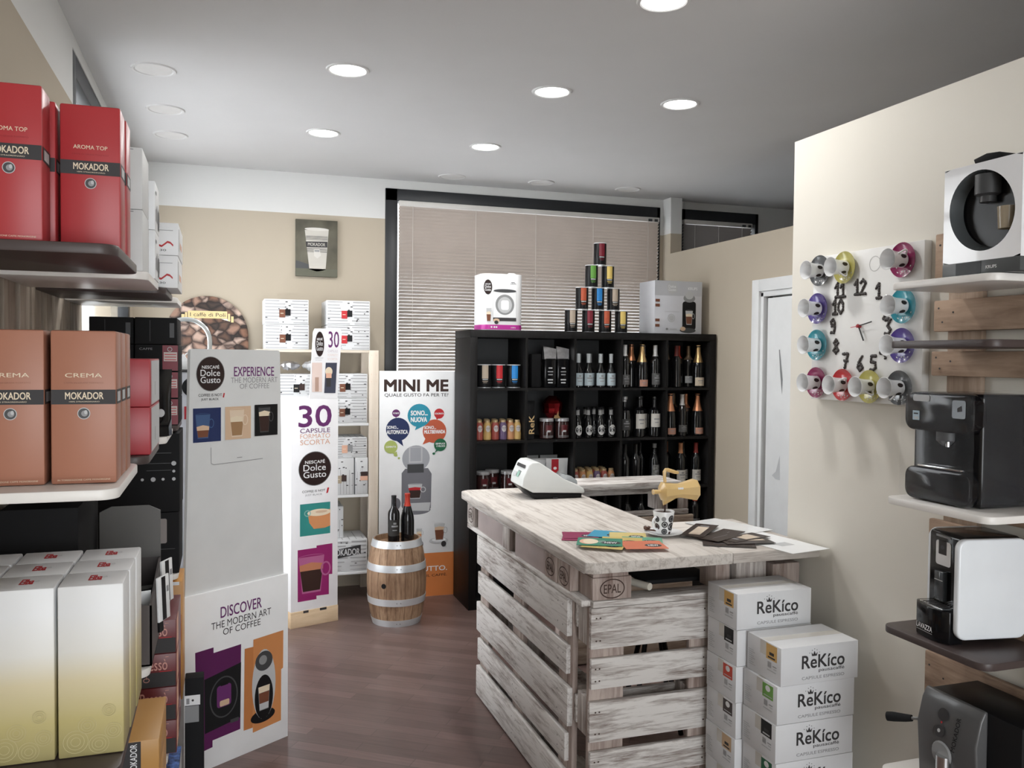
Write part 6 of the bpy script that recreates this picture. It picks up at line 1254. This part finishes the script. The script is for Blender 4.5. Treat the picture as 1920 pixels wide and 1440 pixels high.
# --- machine 1: white with oval window (front faces the aisle, -x)
g = 'coffee machines on the right wall shelves'
krw = mat('machine_white', (0.83, 0.84, 0.86), 0.15, coat=0.6)
t = thing('coffee_machine', 'white coffee machine with a large dark oval window on the top shelf', 'coffee machine', (1.83, 1.60, RW[0]+0.001), 0, g)
Wm, Dm, Hm = 0.238, 0.222, 0.285   # local y = width along the wall, x = depth, z = height
def rrect(w_, h_, r, n=5, x0=0, y0=0):
    p = []
    for cx, cy, a0 in ((w_-r, h_-r, 0), (r, h_-r, 90), (r, r, 180), (w_-r, r, 270)):
        for k in range(n+1): a = math.radians(a0+k*90/n); p.append((x0+cx+r*math.cos(a), y0+cy+r*math.sin(a)))
    return p
# shell with an oval opening in the front face
def oval(k, n=48, cy=0.119, cz=0.163, ry=0.100, rz=0.103):
    a = 2*PI*k/n; egg = 1+0.10*math.cos(a)*math.sin(a); return (cy+ry*math.cos(a)*egg, cz+rz*math.sin(a)*egg)
m = MB(); n = 48
outer = []
for k in range(n):
    a = 2*PI*k/n; c, s = math.cos(a), math.sin(a); q = 1/max(abs(c)/(Wm/2), abs(s)/((Hm-0.035)/2)); outer.append((0, Wm/2+c*q, 0.035+(Hm-0.035)/2+s*q))
ov = [(0, *oval(k)) for k in range(n)]; inn = [(0.035, 0.119+(oval(k)[0]-0.119)*0.88, 0.163+(oval(k)[1]-0.163)*0.88) for k in range(n)]
m.add(outer+ov, [(k, (k+1) % n, n+(k+1) % n, n+k) for k in range(n)][::1], krw)
mg_ = mat('oval_bezel', (0.07, 0.078, 0.082), 0.25, coat=0.4); m.add(ov+inn, [(k, (k+1) % n, n+(k+1) % n, n+k) for k in range(n)], mg_)
m.box(0.0005, Dm, 0, 0.0008, 0.035, Hm, krw); m.box(0.0005, Dm, Wm-0.0008, Wm, 0.035, Hm, krw); m.box(0.0005, Dm, 0, Wm, Hm-0.001, Hm, krw); m.box(Dm-0.001, Dm, 0, Wm, 0.035, Hm, krw)
bmesh.ops.recalc_face_normals(m.bm, faces=m.bm.faces[:])
m.build('housing', t)
m = MB(); m.box(0.040, 0.15, 0.006, Wm-0.006, 0.04, 0.28, mat('recess_black', (0.005, 0.005, 0.006), 0.25, spec=0.3)); m.box(0.012, 0.035, 0.055, 0.15, 0.055, 0.06, chrome, 0.001); m.build('brewing_recess', t)
m = MB(); m.lathe([(0.032, 0), (0.032, 0.05), (0.02, 0.055), (0.02, 0.07)], dgrey, seg=24, M=Matrix.Translation((0.03, 0.125, 0.256)) @ Matrix.Rotation(PI, 4, 'X')); m.build('capsule_head', t)
m = MB(); m.lathe([(0.020, 0), (0.023, 0.055), (0.021, 0.055), (0.018, 0.004), (0.001, 0.004)], mat('cup_glass_beige', (0.30, 0.25, 0.18), 0.2), seg=20, M=Matrix.Translation((0.022, 0.06, 0.11)), caps=False); m.build('cup', t, label='pale cup seen through the window')
m = MB(); m.box(-0.001, Dm, -0.0005, Wm+0.0005, 0, 0.036, mat('base_band_grey', (0.075, 0.08, 0.082), 0.3), 0.002); m.frame((-0.001, Wm, 0), (0, -1, 0), (0, 0, 1)); m.rect(0.045, 0.125, 0.001, 0.034, black, 0.0006); m.text('KRUPS', 0.14, 0.172, 0.013, 0.021, white, 0.02, h=0.001); m.build('base_band', t)
m = MB(); m.lathe([(0.01, 0), (0.01, 0.012)], black, seg=12, M=Matrix.Translation((0.05, 0.13, Hm))); m.prism([(0.0, 0), (0.03, -0.004), (0.085, 0.0), (0.09, 0.012), (0.05, 0.02), (0.01, 0.016)], 'x', 0.03, 0.085, blackm, M=Matrix.Translation((0, 0.085, Hm+0.008)), bev=0.002); m.lathe([(0.008, 0), (0.008, 0.01)], lgrey, seg=12, M=Matrix.Translation((0.07, 0.02, Hm))); m.build('lever', t, label='black locking lever on top')
# --- machine 2: black, wrapped in clear plastic
t = thing('coffee_machine', 'glossy black coffee machine wrapped in clear plastic', 'coffee machine', (1.84, 1.735, RW[2]+0.001), 0, g)
m = MB(); m.prism([(x+0.0, z) for x, z in [(0.03, 0.0), (0.21, 0.0), (0.21, 0.30), (0.03, 0.30)]], 'y', 0.0, 0.236, blackg, bev=0.012, seg=4); m.build('housing', t)
m = MB(); m.prism(rrect(0.238, 0.105, 0.03, y0=0.20), 'x', 0.0, 0.05, blackg, M=Matrix.Translation((0, 0.0, -0.006)), bev=0.006); m.build('front_head', t)
m = MB(); m.prism(rrect(0.225, 0.09, 0.028), 'x', 0.0, 0.05, blackg, M=Matrix.Translation((0, 0.008, 0.002)), bev=0.005); m.build('drip_tray', t)
m = MB(); m.box(0.004, 0.03, 0.04, 0.19, 0.094, 0.099, chrome, 0.001); m.build('tray_grille', t)
m = MB(); m.lathe([(0.028, 0), (0.028, 0.025), (0.012, 0.04)], dgrey, seg=20, M=Matrix.Translation((0.032, 0.115, 0.196)) @ Matrix.Rotation(PI, 4, 'X')); m.lathe([(0.006, 0), (0.006, 0.02)], chrome, seg=10, M=Matrix.Translation((0.02, 0.10, 0.175)) @ Matrix.Rotation(PI, 4, 'X')); m.build('brew_head', t)
m = MB(); m.frame((-0.0005, 0.236, 0), (0, -1, 0), (0, 0, 1)); m.rect(0.03, 0.09, 0.275, 0.293, lgrey, 0.0008, rr=0.006); m.rect(0.03, 0.055, 0.222, 0.248, mat('pale_blue_sticker', (0.40, 0.52, 0.60), 0.4), 0.0008); m.rect(0.034, 0.05, 0.238, 0.242, ink, 0.0012); m.rect(0.036, 0.052, 0.225, 0.232, lgrey, 0.0012); m.build('front_sticker', t)
m = MB(); m.frame((-0.001, 0.236, 0), (0, -1, 0), (0, 0, 1)); m.rect(0.168, 0.212, 0.235, 0.283, mat('side_sticker', (0.34, 0.38, 0.42), 0.35), 0.0008, rr=0.006); m.poly([(0.185, 0.262), (0.20, 0.27), (0.202, 0.255), (0.186, 0.252)], ink, 0.0012); m.build('corner_sticker', t)
def crumple(p, amp, sd):
    return amp*(math.sin(p[0]*61+sd)*math.cos(p[1]*47+sd*2)+0.5*math.sin(p[2]*83+p[1]*29+sd))
clear = mat('clear_film', (0.35, 0.37, 0.40), 0.12, alpha=0.07, spec=0.6)
m = MB(); vs = []; N1 = 9
def filmgrid(O, A, B, na, nb, sd):
    b0 = len(vs_); 
    for i in range(na+1):
        for j in range(nb+1): p = Vector(O)+Vector(A)*i/na+Vector(B)*j/nb; vs_.append(p+Vector((crumple(p, 0.0024, sd), crumple(p, 0.0024, sd+1), crumple(p, 0.002, sd+2))))
    return [(b0+i*(nb+1)+j, b0+i*(nb+1)+j+1, b0+(i+1)*(nb+1)+j+1, b0+(i+1)*(nb+1)+j) for i in range(na) for j in range(nb)]
vs_ = []; fs_ = filmgrid((0.02, -0.010, 0.006), (0.165, 0, 0), (0, 0, 0.30), 10, 14, 0); m.add(vs_, fs_, clear)
vs_ = []; fs_ = filmgrid((-0.008, -0.010, 0.006), (0, 0.255, 0), (0, 0, 0.30), 12, 14, 3); m.add(vs_, fs_, clear)
vs_ = []; fs_ = filmgrid((-0.008, -0.010, 0.308), (0, 0.255, 0), (0.19, 0, 0), 12, 8, 5); m.add(vs_, fs_, clear)
m.build('plastic_wrap', t, label='crumpled clear plastic wrap')
# --- machine 3: white side panel, black body
t = thing('coffee_machine', 'compact coffee machine with big white side panels and a black front', 'coffee machine', (1.835, 1.765, RW[3]+0.001), math.radians(-9), g)
m = MB(); m.box(0.028, 0.205, 0.018, 0.166, 0.010, 0.288, blackg, 0.014, 4); m.build('housing', t)
whp = mat('side_panel_white', (0.78, 0.82, 0.86), 0.2, coat=0.4)
for y, nm in ((0.0, 0), (0.165, 1)):
    m = MB(); m.prism(rrect(0.208-0.04*nm, 0.268, 0.026, x0=0.04*nm, y0=0.018), 'y', y, y+0.021, whp, bev=0.006, seg=3); m.build('side_panel', t, label='white rounded side panel')
m = MB(); m.prism([(0.0, 0.02), (0.025, 0.004), (0.07, 0.0), (0.115, 0.004), (0.14, 0.02), (0.14, 0.06), (0.0, 0.06)], 'z', 0.0, 0.088, blackg, M=Matrix.Translation((-0.026, 0.163, 0)) @ Matrix.Rotation(-PI/2, 4, 'Z'), bev=0.003)
m.frame((-0.0262, 0.130, 0), (0, -1, 0), (0, 0, 1)); m.text('LAVAZZA', 0.0, 0.066, 0.022, 0.036, white, 0.03, h=0.0012); m.rect(0.0, 0.066, 0.016, 0.0185, mgrey, 0.0012); m.build('drip_tray', t)
m = MB(); m.box(-0.012, 0.025, 0.045, 0.14, 0.0885, 0.091, chrome)
for k in range(7): m.box(-0.010, 0.023, 0.055+0.012*k, 0.058+0.012*k, 0.091, 0.092, ink)
m.build('tray_grille', t)
m = MB(); m.frame((0.0275, 0.130, 0), (0, -1, 0), (0, 0, 1)); m.rect(0.0, 0.062, 0.195, 0.262, white2, 0.001, rr=0.008); m.rect(0.012, 0.045, 0.225, 0.2625, ink, 0.0016); m.disc(0.029, 0.245, 0.008, 0.006, dgrey, 0.002); m.rect(0.0, 0.06, 0.272, 0.278, mgrey, 0.001); m.build('button_panel', t)
m = MB(); m.box(0.014, 0.028, 0.08, 0.118, 0.10, 0.18, mat('smoked_tank', (0.04, 0.045, 0.05), 0.1), 0.002); m.box(0.0132, 0.0139, 0.082, 0.116, 0.155, 0.157, lgrey); m.build('spout_guard', t)
# --- machine 4: grey front, black body, side lever (set at an angle)
t = thing('coffee_machine', 'grey fronted coffee machine with a black side lever, lowest at the right edge', 'coffee machine', (1.855, 1.905, 0.501), math.radians(0), g)
gm_ = mat('graphite_front', (0.085, 0.085, 0.087), 0.35, coat=0.2)
m = MB(); m.box(0.03, 0.20, -0.30, -0.005, 0, 0.258, black, 0.004); m.build('housing', t)
fp = [(0.0, 0.0), (0.03, 0.0), (0.03, 0.262), (0.018, 0.262), (0.004, 0.235), (-0.012, 0.17), (-0.006, 0.09)]
m = MB(); m.prism(fp, 'y', -0.20, 0.0, gm_, bev=0.006, seg=3); m.build('front_panel', t, label='graphite grey curved front')
m = MB(); fo = Vector((0.004, 0, 0.235)); fv = (Vector((0.018, 0, 0.262))-fo).normalized(); fv = (Vector((0.004, 0, 0.235))-Vector((-0.012, 0, 0.17))).normalized()
m.frame((-0.012, 0.0, 0.17), (0, -1, 0), fv); m.disc(0.085, 0.045, 0.017, 0.017, ink, 0.003); m.disc(0.085, 0.0, 0.016, 0.016, ink, 0.004); m.disc(0.083, 0.001, 0.005, 0.005, lgrey, 0.0045); m.disc(0.085, 0.024, 0.003, 0.003, red, 0.003); m.text('MOKADOR', 0.13, 0.143, -0.035, 0.055, black, 0.02, rot=90, h=0.003); m.build('buttons', t)
m = MB(); m.lathe([(0.03, 0.0), (0.034, 0.004), (0.03, 0.008)], mgrey, seg=20, M=Matrix.Translation((-0.008, -0.09, 0.11)) @ Matrix.Rotation(-PI/2, 4, 'Y')); m.lathe([(0.02, 0), (0.02, 0.05)], chrome, seg=16, M=Matrix.Translation((-0.014, -0.10, 0.06))); m.build('brew_head', t)
m = MB(); m.tube([(0.02, 0.0, 0.165), (0.005, 0.035, 0.155)], 0.0045, mgrey, 8); m.tube([(0.005, 0.035, 0.155), (-0.002, 0.052, 0.150), (-0.015, 0.085, 0.142), (-0.022, 0.10, 0.138)], [0.009, 0.011, 0.0135, 0.013], blackm, 14); m.build('lever', t, label='black handled lever')
